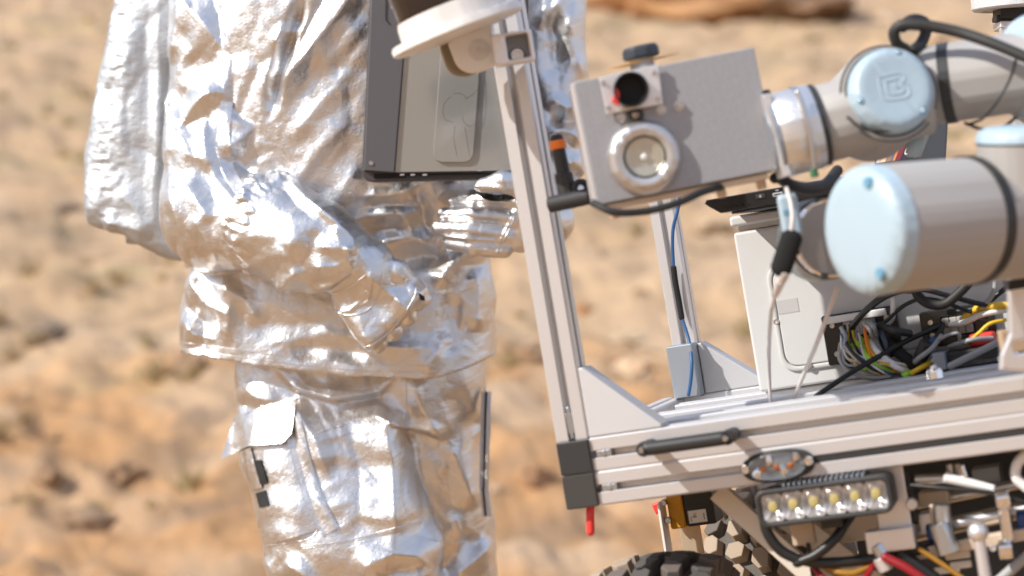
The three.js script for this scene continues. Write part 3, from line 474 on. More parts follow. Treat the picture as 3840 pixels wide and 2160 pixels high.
// things sewn on: follow the cloth along the view ray
function hit(f, px, py, from = 760, low = -200) { const d = (w) => { const p = q(px, py, w); return f(p[0], p[1], w); }; let w = from, s = d(w), n = 0; while (s > 0.6 && w > low && n++ < 500) { w -= Math.max(0.8, s * 0.35); s = d(w); } return Math.max(w, low); }
const lift = (px, py, w) => { const p = q(px, py, w); return V(...toWorld(...p)); };
function patch(f, pts, nu, nv, off, thick = 5, low = -200) {       // a sheet over the cloth: pts(u, v) in px, off(u, v) above the cloth, closed at its edges
  const P = [], T = [], idx = [], uv = [], n = (nu + 1) * (nv + 1); let h;
  const Wv = []; for (let j = 0; j <= nv; j++) for (let i = 0; i <= nu; i++) { const [x, y] = pts(i / nu, j / nv); Wv.push([x, y, hit(f, x, y, 760, low)]); }
  for (let k = 0; k < 2; k++) { const old = Wv.map((a) => a[2]); for (let j = 0; j <= nv; j++) for (let i = 0; i <= nu; i++) { let s = 0, m = 0; for (const [di, dj] of [[0, 0], [1, 0], [-1, 0], [0, 1], [0, -1]]) { const a = i + di, b = j + dj; if (a < 0 || b < 0 || a > nu || b > nv) continue; s += old[b * (nu + 1) + a]; m++; } Wv[j * (nu + 1) + i][2] = Math.max(old[j * (nu + 1) + i] - 3, s / m); } }
  for (let pass = 0; pass < 2; pass++) for (let j = 0; j <= nv; j++) for (let i = 0; i <= nu; i++) { const [x, y, w] = Wv[j * (nu + 1) + i], o = off(i / nu, j / nv); const p = lift(x, y, w + (pass ? o - thick : o)); P.push(p.x, p.y, p.z); uv.push(p.x * 0.9 + p.z * 0.5, p.y); }
  const id = (i, j, b) => b * n + j * (nu + 1) + i;
  for (let j = 0; j < nv; j++) for (let i = 0; i < nu; i++) { idx.push(id(i, j, 0), id(i, j + 1, 0), id(i + 1, j, 0), id(i + 1, j, 0), id(i, j + 1, 0), id(i + 1, j + 1, 0)); idx.push(id(i, j, 1), id(i + 1, j, 1), id(i, j + 1, 1), id(i + 1, j, 1), id(i + 1, j + 1, 1), id(i, j + 1, 1)); }
  const rim = []; for (let i = 0; i < nu; i++) rim.push([i, 0]); for (let j = 0; j < nv; j++) rim.push([nu, j]); for (let i = nu; i > 0; i--) rim.push([i, nv]); for (let j = nv; j > 0; j--) rim.push([0, j]);
  rim.forEach(([i, j], k) => { const [a, b] = rim[(k + 1) % rim.length]; idx.push(id(i, j, 0), id(a, b, 0), id(i, j, 1), id(a, b, 0), id(a, b, 1), id(i, j, 1)); });
  const g = new THREE.BufferGeometry(); g.setAttribute('position', new THREE.Float32BufferAttribute(P, 3)); g.setAttribute('uv', new THREE.Float32BufferAttribute(uv, 2)); g.setIndex(idx); g.computeVertexNormals(); return toCreasedNormals(g, 0.9);
}
const quad = (a, b, c, d) => (u, v) => [lerp(lerp(a[0], b[0], u), lerp(d[0], c[0], u), v), lerp(lerp(a[1], b[1], u), lerp(d[1], c[1], u), v)];
const ribbon = (line, half) => (u, v) => { const t = u * (line.length - 1), i = Math.min(line.length - 2, Math.floor(t)), s = t - i, a = line[i], b = line[i + 1], p = line[Math.max(0, i - 1)], nn = line[Math.min(line.length - 1, i + 2)]; const cr = (k) => 0.5 * (2 * a[k] + (b[k] - p[k]) * s + (2 * p[k] - 5 * a[k] + 4 * b[k] - nn[k]) * s * s + (3 * a[k] - p[k] - 3 * b[k] + nn[k]) * s * s * s); const x = cr(0), y = cr(1), dx = b[0] - a[0], dy = b[1] - a[1], l = Math.hypot(dx, dy); const o = (v - 0.5) * 2 * half; return [x - dy / l * o, y + dx / l * o]; };
function seam(f, line, r = 1.6, off = 1.2, n = 40) { const pts = []; const rb = ribbon(line, 0); for (let i = 0; i <= n; i++) { const [x, y] = rb(i / n, 0.5); pts.push(lift(x, y, hit(f, x, y) + off)); } return tube(pts, r * K, n * 2, 5); }
const suitF = (x, y, z) => Math.min(jacketCut(x, y, z), gloveRF(x, y, z));
part(jacket, 'hem_band', [seam(jacketCut, [[690, 1285], [850, 1306], [1100, 1340], [1350, 1362], [1560, 1372], [1640, 1368]], 1.1, 0.6, 60), seam(jacketCut, [[684, 1309], [850, 1332], [1100, 1366], [1350, 1389], [1560, 1398], [1640, 1390]], 1.8, 0.6, 60)], M.foilEdge);
part(jacket, 'seam', seam(jacketCut, [[690, 996], [760, 1020], [860, 1022]], 2.4), M.foilEdge);
part(jacket, 'seam', seam(jacketCut, [[1620, 1104], [1720, 1096], [1800, 1070]], 1.6), M.foilEdge);
part(jacket, 'sleeve_band', patch(jacketCut, ribbon([[852, 380], [838, 480], [842, 580], [872, 670], [925, 735], [972, 790]], 23), 28, 4, () => 6, 6), M.foilFine);
part(gloveR, 'seam', seam(gloveRF, [[1258, 1165], [1300, 1182], [1370, 1168], [1420, 1110], [1438, 1020]], 3.2), M.foilEdge);
part(gloveR, 'seam', seam(gloveRF, [[1320, 1300], [1390, 1295], [1480, 1225], [1550, 1120], [1560, 1080]], 1.8), M.foilEdge);
part(gloveR, 'seam', seam(gloveRF, [[1220, 1105], [1290, 1088], [1368, 1034]], 3), M.foilEdge);
part(gloveR, 'finger_gap', patch(gloveRF, quad([1570, 1098], [1592, 1112], [1594, 1128], [1578, 1126]), 4, 4, () => 5, 5), M.hook);
part(gloveL, 'seam', seam(gloveLF, [[1940, 735], [1932, 800], [1905, 870], [1862, 945]], 3), M.foilEdge);
part(gloveL, 'seam', [seam(gloveLF, [[1700, 745], [1800, 730], [1900, 740]], 1.8), seam(gloveLF, [[1685, 822], [1780, 830], [1900, 838]], 1.5), seam(gloveLF, [[1670, 880], [1780, 888], [1880, 892]], 1.5)], M.foilEdge);
part(gloveL, 'fourchette', patch(gloveLF, ribbon([[1795, 716], [1830, 738], [1880, 742], [1960, 728]], 13), 14, 3, () => 4, 5), M.hook, 'black lining between thumb and finger');
// trouser pocket with its flap, tape, hem and the hanging strap
part(trousers, 'pocket', patch(legsF, quad([905, 1690], [1105, 1600], [1200, 1985], [985, 2050]), 18, 26, (u, v) => 4 + 14 * Math.sin(Math.PI * clamp(u, 0, 1)) * (0.35 + 0.65 * v), 18), M.foilFine);
part(trousers, 'pocket_gusset', patch(legsF, ribbon([[1092, 1560], [1115, 1660], [1150, 1790], [1190, 1900], [1240, 1995]], 34), 26, 5, (u, v) => 9 + 6 * Math.sin(v * 6.3), 9), M.foilFine);
const flap = part(trousers, 'pocket_flap', patch(legsF, (u, v) => { const t = [lerp(880, 1112, u), lerp(1560, 1486, u)], bot = u < 0.42 ? [lerp(828, 932, u / 0.42), lerp(1722, 1672, u / 0.42)] : u < 0.86 ? [lerp(932, 1058, (u - 0.42) / 0.44), lerp(1672, 1662, (u - 0.42) / 0.44)] : [lerp(1058, 1092, (u - 0.86) / 0.14), lerp(1662, 1625, (u - 0.86) / 0.14)]; return [lerp(t[0], bot[0], v), lerp(t[1], bot[1], v)]; }, 26, 16, (u, v) => 6 + v * (u < 0.42 ? 26 + 30 * (0.42 - u) : 30) + (u > 0.36 && u < 0.46 ? 6 : 0), 5, 70), M.foilFine, 'bright pocket flap standing out from the thigh');
part(trousers, 'hook_tape', patch(legsF, quad([950, 1728], [978, 1724], [1004, 1812], [976, 1820]), 5, 8, () => 20, 5), M.hook, 'black fastening tape upper piece');
part(trousers, 'hook_tape', patch(legsF, quad([958, 1850], [996, 1838], [1012, 1895], [972, 1905]), 5, 8, () => 18, 5), M.hook, 'black fastening tape lower end');
part(trousers, 'pull_tab', patch(legsF, quad([912, 1688], [938, 1680], [982, 1830], [940, 1842]), 6, 12, () => 24, 5), M.foilFine);
part(trousers, 'seam', [seam(legsF, [[1130, 2048], [1290, 2029], [1443, 1990], [1583, 1955]], 2.6), seam(legsF, [[1135, 2056], [1290, 2037], [1443, 1998], [1580, 1964]], 1.4)], M.foilEdge);
part(trousers, 'seam', seam(legsF, [[1610, 2022], [1700, 2034], [1790, 2024], [1840, 2012]], 1.6), M.foilEdge);
part(trousers, 'seam', [seam(legsF, [[1522, 1405], [1521, 1490], [1519, 1548], [1503, 1596]], 2.4), seam(legsF, [[1000, 2046], [1080, 2036], [1160, 2020], [1190, 1990]], 2.6)], M.foilEdge);
part(trousers, 'seam', [seam(legsF, [[1196, 1622], [1250, 1605], [1300, 1592]], 2), seam(legsF, [[1206, 1650], [1270, 1636], [1330, 1620]], 1.6)], M.foilEdge);
{ // strap hanging at the far side
  const ctr = [[1822, 1470, 60], [1818, 1560, 90], [1815, 1700, 110], [1812, 1830, 110], [1822, 1935, 100]], sh = [];
  const strip = (o, wd, d) => { const g = []; for (let i = 1; i < ctr.length; i++) { const a = lift(ctr[i - 1][0] + o, ctr[i - 1][1], ctr[i - 1][2] + d), b = lift(ctr[i][0] + o, ctr[i][1], ctr[i][2] + d), l = a.distanceTo(b), bxg = new RoundedBoxGeometry(wd * K, l * 1.02, 14 * K, 2, 4 * K); g.push(along(bxg, a.clone().add(b).multiplyScalar(0.5), b.clone().sub(a))); } return g; };
  part(trousers, 'strap', [...strip(-6, 18, 0), ...strip(10, 7, 10), tube(ctr.map(([x, y, w]) => lift(x + 18, y, w + 4)), 3 * K, 40, 6)], M.foilFine, 'long silver strap hanging at the hip');
  part(trousers, 'strap_lining', strip(2, 7, 7.5), M.rubber, 'dark opening along the strap');
  part(trousers, 'strap_ring', tube([lift(1818, 1455, 60), lift(1832, 1500, 70), lift(1838, 1580, 70), lift(1836, 1640, 70)], 4 * K, 30, 6), M.steel);
}
// ---------------------------------------------------------------- tablet on the chest
{
  const d = 3.17, b0 = W(1640, 680, d), tab = thing('tablet', 'dark grey display tablet held against the silver suit with a mirror-like screen', 'tablet', b0);
  const P2 = (px, py) => { const p = W(px, py, d); return [p.x, p.y]; };
  const poly = (pts, z, dep, bev) => ext(shapeOf(pts.map(([a, b]) => P2(a, b))), dep, bev).translate(0, 0, 3.4 - d + z);
  const corner = [[1398, -260], [1357, 640], [1360, 662], [1374, 676], [1398, 682], [1950, 668], [1975, 640], [1985, -260]];
  part(tab, 'body', poly(corner, -0.03, 0.030, 0.002), M.slateDark);
  part(tab, 'bezel', poly([[1404, -250], [1366, 640], [1480, 648], [1550, -250]], 0.0002, 0.010, 0.0012), M.slate, 'brushed grey strip along one side');
  part(tab, 'groove', poly([[1452, -240], [1446, 78], [1462, 96], [1466, 94], [1452, 76], [1458, -240]], 0.0104, 0.0008, 0), M.black);
  part(tab, 'screen', poly([[1551.5, -250], [1481.5, 647], [1922, 640], [1934, -250]], 0.001, 0.005, 0.0006), M.screen, 'glossy screen reflecting the vehicle');
  part(tab, 'vent_slot', poly([[1402, 652], [1404, 670], [1880, 662], [1880, 648]], 0.0004, 0.002, 0), M.blackMat);
  for (const x of [1500, 1540, 1585]) part(tab, 'terminal', poly([[x, 653], [x, 659], [x + 16, 658], [x + 16, 652]], 0.0026, 0.0006, 0), M.plateMetal);
  const inset = roundRect(0, 0, 1, 1, 0.05);
  const ins = [[1682, -180], [1626, 560], [1627, 585], [1638, 603], [1658, 610], [1742, 610], [1764, 603], [1776, 582], [1830, -180]];
  const panel = part(tab, 'clear_insert', poly(ins, 0.0064, 0.004, 0.001), M.screen);
  const ln = (pts, r = 0.00026) => tube(pts.map(([x, y]) => { const p = W(x, y, d); return V(p.x, p.y, 3.4 - d + 0.0104); }), r, 0, 5);
  part(panel, 'outline', [ln([[1690, 365], [1670, 385], [1662, 420], [1672, 450], [1700, 462]]), ln([[1700, 352], [1735, 356], [1752, 372]]), ln([[1745, 375], [1780, 350], [1795, 330]]), ln([[1795, 275], [1798, 330], [1796, 400], [1788, 450], [1768, 476], [1742, 462], [1734, 436]]), ln([[1700, 512], [1714, 586]]), ln([[1744, 480], [1762, 586]]), ln([[1706, 476], [1704, 510]])], M.slateDark);
  const sc = W(1394, 614, d); part(tab, 'screw', screwHead(V(sc.x, sc.y, 3.4 - d + 0.0095), V(0, 0, 1), 0.0036), M.steel); const s2 = W(1474, 30, d); part(tab, 'screw', screwHead(V(s2.x, s2.y, 3.4 - d + 0.0095), V(0, 0, 1), 0.0028), M.steel);
}
// ---------------------------------------------------------------- rover: aluminium profile frame on wheels (vehicle frame: x along the front rail, y up, z to the camera)
function profileShape(nx, ny, m = 0.04) {
  const w = nx * m, h = ny * m, o = m * 0.105, a = m * 0.19, d1 = m * 0.055, d2 = m * 0.30, c = m * 0.05, pts = [];
  const side = (n, f) => { pts.push(f(c, 0)); for (let i = 0; i < n; i++) { const x = (i + 0.5) * m; pts.push(f(x - o - 0.0008, 0), f(x - o, 0.0008), f(x - o, d1), f(x - a, d1), f(x - a, d2 * 0.6), f(x - a * 0.45, d2), f(x + a * 0.45, d2), f(x + a, d2 * 0.6), f(x + a, d1), f(x + o, d1), f(x + o, 0.0008), f(x + o + 0.0008, 0)); if (i < n - 1) { const e = (i + 1) * m; pts.push(f(e - m * 0.055, 0), f(e, m * 0.05), f(e + m * 0.055, 0)); } } pts.push(f(n * m - c, 0)); };
  side(nx, (t, d) => [t, d]); side(ny, (t, d) => [w - d, t]); side(nx, (t, d) => [w - t, h - d]); side(ny, (t, d) => [d, h - t]);
  return shapeOf(pts);
}
const profX = (nx, ny, x0, x1, y0, zf, m) => ext(profileShape(nx, ny, m), x1 - x0).rotateY(Math.PI / 2).translate(x0, y0, zf);        // cross section z (nx) by y (ny), front at zf
const profZ = (nx, ny, x0, y0, z0, z1, m) => ext(profileShape(nx, ny, m), z1 - z0).translate(x0, y0, z0);
const profY = (x0, z0, y0, y1, m) => ext(profileShape(1, 1, m), y1 - y0).rotateX(-Math.PI / 2).translate(x0, y0, z0);
const rv = thing('rover', 'exploration robot vehicle with a frame of silver aluminium rails and knobbly tyres', 'robot vehicle', V(0.45, -0.41, -0.28), { roverFrame: true });
part(rv, 'front_rail', profX(1, 2, 0.0405, 1.05, 0, 0), M.alu);
part(rv, 'side_rail', profZ(1, 2, 0, 0, -0.52, -0.0005), M.alu);
part(rv, 'deck_rail', profX(1, 1, 0.0605, 1.05, 0.04, -0.112), M.alu); part(rv, 'deck_rail', profX(1, 1, 0.062, 1.05, 0.04, -0.222), M.alu); part(rv, 'deck_rail', profX(1, 1, 0.0615, 1.05, 0.04, -0.342), M.alu);
part(rv, 'rear_rail', profX(1, 2, 0.0405, 1.05, 0, -0.482), M.alu);
part(rv, 'deck_plate', bx(0.05, 1.05, 0.054, 0.058, -0.478, -0.042), M.aluPaint);
part(rv, 'end_cap', bx(0.0006, 0.0398, 0.0405, 0.0795, 0, 0.005, 0.0018), M.black); part(rv, 'end_cap', bx(0.0006, 0.0398, 0.0005, 0.0395, 0, 0.005, 0.0018), mat(lin(0.05, 0.046, 0.042), 0.85, 0, { bumpMap: speckle, bumpScale: 0.0004 }), 'dusty lower end cap');
part(rv, 'front_post', profY(0, 0, 0.0805, 0.80, 0.04), M.alu); part(rv, 'rear_post', profY(0.036, -0.484, 0.0805, 0.40, 0.034), M.alu);
part(rv, 'slot_strip', bx(0.285, 1.04, 0.0155, 0.0245, -0.0035, -0.0012, 0.0005), M.black, 'black strip in the lower slot of the front rail');
for (const y of [0.02, 0.06]) part(rv, 'slot_nut', [bx(0.046, 0.064, y - 0.0038, y + 0.0038, -0.006, -0.0005, 0.0006), cyl(V(0.055, y, -0.003), V(0.055, y, 0.0016), 0.003)], M.zinc);
part(rv, 'slot_nut', [bx(0.0165, 0.0235, 0.088, 0.112, -0.006, -0.0008, 0.0006), tube([V(0.02, 0.083, -0.002), V(0.02, 0.118, -0.002)], 0.0021)], M.zinc);
const gus = (x0, y0, sx, sy, z0, dep) => { const s = new THREE.Shape(); s.moveTo(x0, y0); s.lineTo(x0 + sx, y0); s.lineTo(x0 + sx, y0 + 0.004); s.lineTo(x0 + 0.006, y0 + sy); s.lineTo(x0, y0 + sy); s.closePath(); return ext(s, dep, 0.0018).translate(0, 0, z0); };
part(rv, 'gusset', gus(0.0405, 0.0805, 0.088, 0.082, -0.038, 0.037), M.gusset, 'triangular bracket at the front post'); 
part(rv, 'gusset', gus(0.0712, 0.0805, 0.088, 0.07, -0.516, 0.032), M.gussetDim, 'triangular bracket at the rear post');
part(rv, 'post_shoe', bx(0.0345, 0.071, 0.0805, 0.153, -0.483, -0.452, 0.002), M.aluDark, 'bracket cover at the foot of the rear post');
{ // wheels: carcass, rim, and tread blocks that stand proud
  const blockGeo = (w, l, h, sk) => { const s = shapeOf([[-w / 2, -l * 0.2], [-w * 0.18, -l / 2], [w * 0.32, -l * 0.46], [w / 2, l * 0.12], [w * 0.16, l / 2], [-w * 0.38, l * 0.42]].map(([a, b]) => [a + sk * b, b])); return ext(s, h, 0.0015).deleteAttribute('uv'); };
  const variants = [blockGeo(0.027, 0.029, 0.024, 0.1), blockGeo(0.025, 0.031, 0.025, -0.12), blockGeo(0.029, 0.026, 0.023, 0.02)];
  const R = rng(41);
  const wheel = (cx, cy, cz, rad, hw, mats) => {
    const w = new THREE.Group(); w.name = 'wheel'; rv.add(w); const c = V(cx, cy, cz), r0 = rad - 0.02;
    part(w, 'tyre', lathe([[r0 * 0.56, -hw * 0.80], [r0 * 0.8, -hw], [r0 * 0.93, -hw * 0.93], [r0 * 0.985, -hw * 0.66], [r0, 0], [r0 * 0.985, hw * 0.66], [r0 * 0.93, hw * 0.93], [r0 * 0.8, hw], [r0 * 0.56, hw * 0.80]], 72).rotateZ(-Math.PI / 2).translate(cx, cy, cz), M.tyre);
    part(w, 'rim', lathe([[0, 0.02], [r0 * 0.2, 0.022], [r0 * 0.24, 0.005], [r0 * 0.5, 0.0], [r0 * 0.53, hw * 0.82], [r0 * 0.58, hw * 0.84], [r0 * 0.58, -hw * 0.84], [r0 * 0.5, -hw * 0.8], [0, -hw * 0.6]], 48).rotateZ(-Math.PI / 2).translate(cx, cy, cz), M.aluDark);
    const N = 31, rows = [-0.80, -0.40, 0, 0.40, 0.80];
    const base = bases.get(rv);
    for (let i = 0; i < N; i++) for (let k = 0; k < rows.length; k++) {
      const a = (i + (k % 2) * 0.5 + (R() - 0.5) * 0.06) / N * 2 * Math.PI, u = rows[k] * hw, edge = Math.abs(rows[k]) > 0.6, tilt = rows[k] * 0.38;
      const rr = r0 - 0.004 - (edge ? 0.012 : Math.abs(rows[k]) > 0.2 ? 0.003 : 0);
      const m = new THREE.Mesh(variants[(i + k) % 3], mats(a, k, R())); m.name = 'tread_block'; m.castShadow = m.receiveShadow = true;
      const n = V(Math.sin(tilt), Math.cos(a) * Math.cos(tilt), Math.sin(a) * Math.cos(tilt)).normalize(), ty = V(0, -Math.sin(a), Math.cos(a)), tx = ty.clone().cross(n).normalize();
      m.quaternion.setFromRotationMatrix(new THREE.Matrix4().makeBasis(tx, ty, n)); m.position.set(cx + u, cy + Math.cos(a) * rr, cz + Math.sin(a) * rr).sub(base); w.add(m);
    }
  };
  wheel(0.062, -0.250, -0.11, 0.172, 0.078, (a, k, r) => k < 2 ? (r < 0.75 ? M.tyreDust : M.tyreMid) : r < 0.6 ? M.tyreGrey : M.tyreMid);
  wheel(0.118, -0.245, -0.60, 0.185, 0.082, (a, k, r) => r < 0.10 ? M.tyreMid : M.tyreDust);
  // the other side, outside the picture
  const far = rv.children.filter((o) => o.name === 'wheel').map((o) => o.clone()); far.forEach((o) => { o.position.x += 0.72; rv.add(o); });
}
// under the front rail
part(rv, 'release_lever', [tube([V(0.0235, 0.002, -0.02), V(0.0225, -0.006, -0.016), V(0.0195, -0.03, -0.013)], 0.0052, 20, 10)], M.red, 'red lever under the corner');
{ const a = LZ(2442, 1893, -0.30); part(rv, 'release_lever', ext(shapeOf([[0, 0], [0.012, 0.003], [0.013, -0.009], [0.004, -0.014]]), 0.01, 0.002).translate(a.x, a.y, -0.31), M.red, 'red knob beside the actuator'); }
{ // actuator with its type label
  const p = (x, y) => LZ(x, y, -0.29), a = p(2497, 1873), b = p(2562, 1985), c = p(2680, 1862);
  part(rv, 'actuator_end', bx(a.x, p(2566, 1930).x, p(2530, 1985).y, a.y + 0.02, -0.34, -0.29, 0.003), M.amber, 'yellow end of the actuator');
  const body = part(rv, 'actuator_body', bx(p(2568, 1930).x, p(2680, 1930).x, p(2600, 1978).y + 0.001, c.y + 0.02, -0.338, -0.2915, 0.003), M.black);
  const q0 = p(2574, 1914), q1 = p(2642, 1904), q2 = p(2650, 1952);
  const cv = document.createElement('canvas'); cv.width = 256; cv.height = 192; const cx = cv.getContext('2d'); cx.fillStyle = '#e9e7e2'; cx.fillRect(0, 0, 256, 192); cx.strokeStyle = '#9a968e'; cx.lineWidth = 3; cx.strokeRect(6, 6, 244, 180); cx.fillStyle = '#3c3a38';
  for (let i = 0; i < 5; i++) cx.fillRect(20, 96 + i * 15, 30 - (i % 3) * 6, 6); for (let i = 0; i < 3; i++) cx.fillRect(62 + i * 7, 84 + i * 9, 44, 5); for (let i = 0; i < 14; i++) cx.fillRect(208, 60 + i * 7, 20, i % 3 ? 3 : 5); cx.fillStyle = 'rgba(150,120,90,0.35)'; cx.beginPath(); cx.ellipse(86, 80, 26, 46, 0.5, 0, 7); cx.fill();
  const t = new THREE.CanvasTexture(cv); t.colorSpace = THREE.SRGBColorSpace;
  const lb = new THREE.PlaneGeometry(q1.x - q0.x, (q1.y - q2.y)); lb.translate((q0.x + q1.x) / 2 + 0.001, (q0.y + p(2585, 1968).y) / 2, -0.2909); part(body, 'type_label', lb, mat(lin(1), 0.5, 0, { map: t }));
  for (const [x, y] of [[2490, 1884], [2508, 1950]]) { const s = p(x, y); part(rv, 'bolt', cyl(V(s.x, s.y, -0.30), V(s.x, s.y, -0.283), 0.0045, 0.0045, 8), M.zinc); }
  const s0 = p(2478, 1880), s1 = p(2512, 2100); part(rv, 'mudguard_edge', along(new RoundedBoxGeometry(0.0035, s0.distanceTo(s1), 0.03, 2, 0.001), s0.clone().add(s1).multiplyScalar(0.5), s0.clone().sub(s1)), M.white);
  const g0 = p(2516, 1988), g1 = p(2612, 2080); part(rv, 'mudguard', bx(g0.x, g1.x, g1.y - 0.03, g0.y, -0.335, -0.333), phys(lin(0.72, 0.62, 0.48), 0.35, 0, { transmission: 0.55, thickness: 0 }), 'cloudy plastic plate under the actuator');
}
{ // slanting arms and the steering gear, mostly in the shade of the rail
  const bar = (x0, y0, x1, y1, z, w, t = 0.012) => { const a = LZ(x0, y0, z), b = LZ(x1, y1, z); return along(new RoundedBoxGeometry(w, a.distanceTo(b), t, 2, 0.0015), a.clone().add(b).multiplyScalar(0.5), b.clone().sub(a)); };
  const rod = (x0, y0, x1, y1, z, r, r1 = r, z1 = z) => cyl(LZ(x0, y0, z), LZ(x1, y1, z1), r, r1, 20);
  const blk = (x0, y0, x1, y1, z, t = 0.02, r = 0.002) => { const a = LZ(x0, y0, z), b = LZ(x1, y1, z); return bx(Math.min(a.x, b.x), Math.max(a.x, b.x), Math.min(a.y, b.y), Math.max(a.y, b.y), z - t, z, r); };
  part(rv, 'suspension_arm', bar(2690, 1840, 3100, 2210, -0.07, 0.024), M.cream); part(rv, 'suspension_arm', bar(2880, 1880, 3330, 2230, -0.10, 0.030), M.cream);
  part(rv, 'belly_plate', bx(0.30, 1.05, -0.30, -0.01, -0.175, -0.168), M.navy, 'dark plate behind the steering gear');
  part(rv, 'belly_plate', bx(0.52, 1.05, -0.05, -0.006, -0.12, -0.06), M.black);
  part(rv, 'deflector_plate', blk(3060, 1900, 3300, 2020, -0.12, 0.008), M.cream, 'pale plate behind the light bar');
  part(rv, 'lamp_bracket', [blk(3255, 1745, 3425, 1995, -0.022, 0.004), blk(3240, 1996, 3435, 2058, -0.006, 0.022)], M.plateMetal, 'bent sheet bracket behind the light bar');
  part(rv, 'lamp_bracket', blk(2960, 1965, 3060, 2040, -0.03, 0.01), M.dustyMetal);
  part(rv, 'flat_bar', bar(3270, 2106, 3900, 1990, -0.04, 0.013, 0.02), M.dustyMetal, 'dusty flat bar across the steering gear'); 
  part(rv, 'tie_rod', rod(3300, 2030, 3900, 1900, -0.06, 0.010), M.steel, 'round steel tie rod'); part(rv, 'tie_rod', rod(3400, 1900, 3900, 1800, -0.09, 0.006), M.steel);
  part(rv, 'silver_lever', rod(3540, 1790, 3730, 1834, -0.02, 0.0065, 0.0045), M.white, 'pale lever under the rail'); part(rv, 'silver_lever', rod(3430, 1800, 3560, 1795, -0.035, 0.006), M.steel); part(rv, 'silver_lever', rod(3604, 1745, 3620, 1790, -0.02, 0.0035), M.chrome);
  for (const [x, y0, y1] of [[3590, 1740, 1790], [3560, 1740, 1785]]) part(rv, 'pin', rod(x, y0, x + 6, y1, -0.05, 0.004), M.steel);
  part(rv, 'bearing_block', blk(3480, 1895, 3540, 2060, -0.03, 0.02), M.dustyMetal); part(rv, 'clamp', [rod(3530, 1890, 3536, 1960, -0.02, 0.010), rod(3520, 1960, 3560, 2075, -0.018, 0.012, 0.013)], M.zinc, 'bluish clamp on the tie rod'); part(rv, 'clamp', [blk(3735, 1900, 3806, 2035, -0.015, 0.03, 0.005), rod(3738, 1880, 3790, 1872, -0.012, 0.012), rod(3745, 2062, 3800, 2058, -0.015, 0.011)], M.chrome, 'shiny clamp on the tie rod');
  const bl = LZ(3668, 1995, 0.012); part(rv, 'ball_joint', new THREE.SphereGeometry(0.0115, 28, 18).translate(bl.x, bl.y, bl.z), M.plateMetal); part(rv, 'joint_rod', rod(3668, 2000, 3706, 2230, 0.012, 0.0065, 0.0075), M.plateMetal);
  part(rv, 'steering_box', blk(3440, 1850, 3560, 1890, -0.07, 0.03), M.dustyMetal); part(rv, 'steering_box', blk(3440, 1930, 3520, 1990, -0.05, 0.03), M.plateMetal); part(rv, 'steering_box', blk(3640, 1760, 3760, 1830, -0.10, 0.03), M.aluDark);
  part(rv, 'upright', blk(3395, 1780, 3440, 1960, -0.03, 0.02), M.black); part(rv, 'upright', blk(3540, 2060, 3560, 2200, -0.09, 0.02), M.black); part(rv, 'spacer', rod(3285, 2042, 3310, 2080, -0.01, 0.008), M.zinc); part(rv, 'spacer', rod(3300, 2090, 3325, 2140, -0.01, 0.009), M.plateMetal);
  part(rv, 'bolt', screwHead(LZ(3420, 1890, -0.012), V(0, 0, 1), 0.007), M.plateMetal); part(rv, 'bolt', screwHead(LZ(3724, 2055, -0.02), V(0, 0, 1), 0.004), M.plateMetal);
  part(rv, 'louvre', [blk(3540, 2068, 3640, 2092, -0.05, 0.004), blk(3560, 2110, 3645, 2128, -0.05, 0.004), blk(3500, 2130, 3600, 2146, -0.05, 0.004)], M.white, 'white slats low between the cables');
  part(rv, 'hose', tube([LZ(3850, 1700, -0.03), LZ(3815, 1740, -0.03), LZ(3810, 1790, -0.03), LZ(3850, 1830, -0.03)], 0.006, 24), M.white); part(rv, 'hose', rod(3720, 2200, 3880, 2060, -0.03, 0.006), M.greyCable);
  part(rv, 'blue_collar', [rod(3820, 1960, 3860, 1952, -0.05, 0.014), rod(3480, 2005, 3530, 1996, -0.05, 0.012)], M.navyBlue);
  part(rv, 'strut', blk(3020, 2040, 3060, 2230, -0.02, 0.02), M.black, 'dark upright under the light bar'); part(rv, 'strut', bar(3060, 2150, 3240, 2260, -0.05, 0.02), M.cream);
}
// things fixed to the frame -------------------------------------------------
const rthing = (name, label, cat, base, group) => thing(name, label, cat, base, { roverFrame: true, group });
{ // grab handle
  const a = LZ(2412, 1696, 0.045), b = LZ(2722, 1632, 0.045), h = rthing('grab_handle', 'black grab handle bolted to the front rail near its corner', 'handle', V(0.15, 0.03, 0));
  const c0 = V(a.x, (a.y + b.y) / 2, 0.042), c1 = V(b.x, (a.y + b.y) / 2, 0.042);
  const s = roundRect(-0.0085, -0.008, 0.0085, 0.008, 0.006);
  part(h, 'grip', [along(new THREE.CapsuleGeometry(0.0082, c1.x - c0.x - 0.012, 8, 20), c0.clone().add(c1).multiplyScalar(0.5), V(1, 0, 0))], M.black);
  for (const c of [c0, c1]) part(h, 'foot', cyl(V(c.x, c.y, 0.0), V(c.x, c.y, 0.043), 0.0075, 0.0088, 20), M.black);
  for (const c of [c0, c1]) part(h, 'screw', screwHead(V(c.x, c.y, 0.0475), V(0, 0, 1), 0.0036, 0.006), M.steel);
}
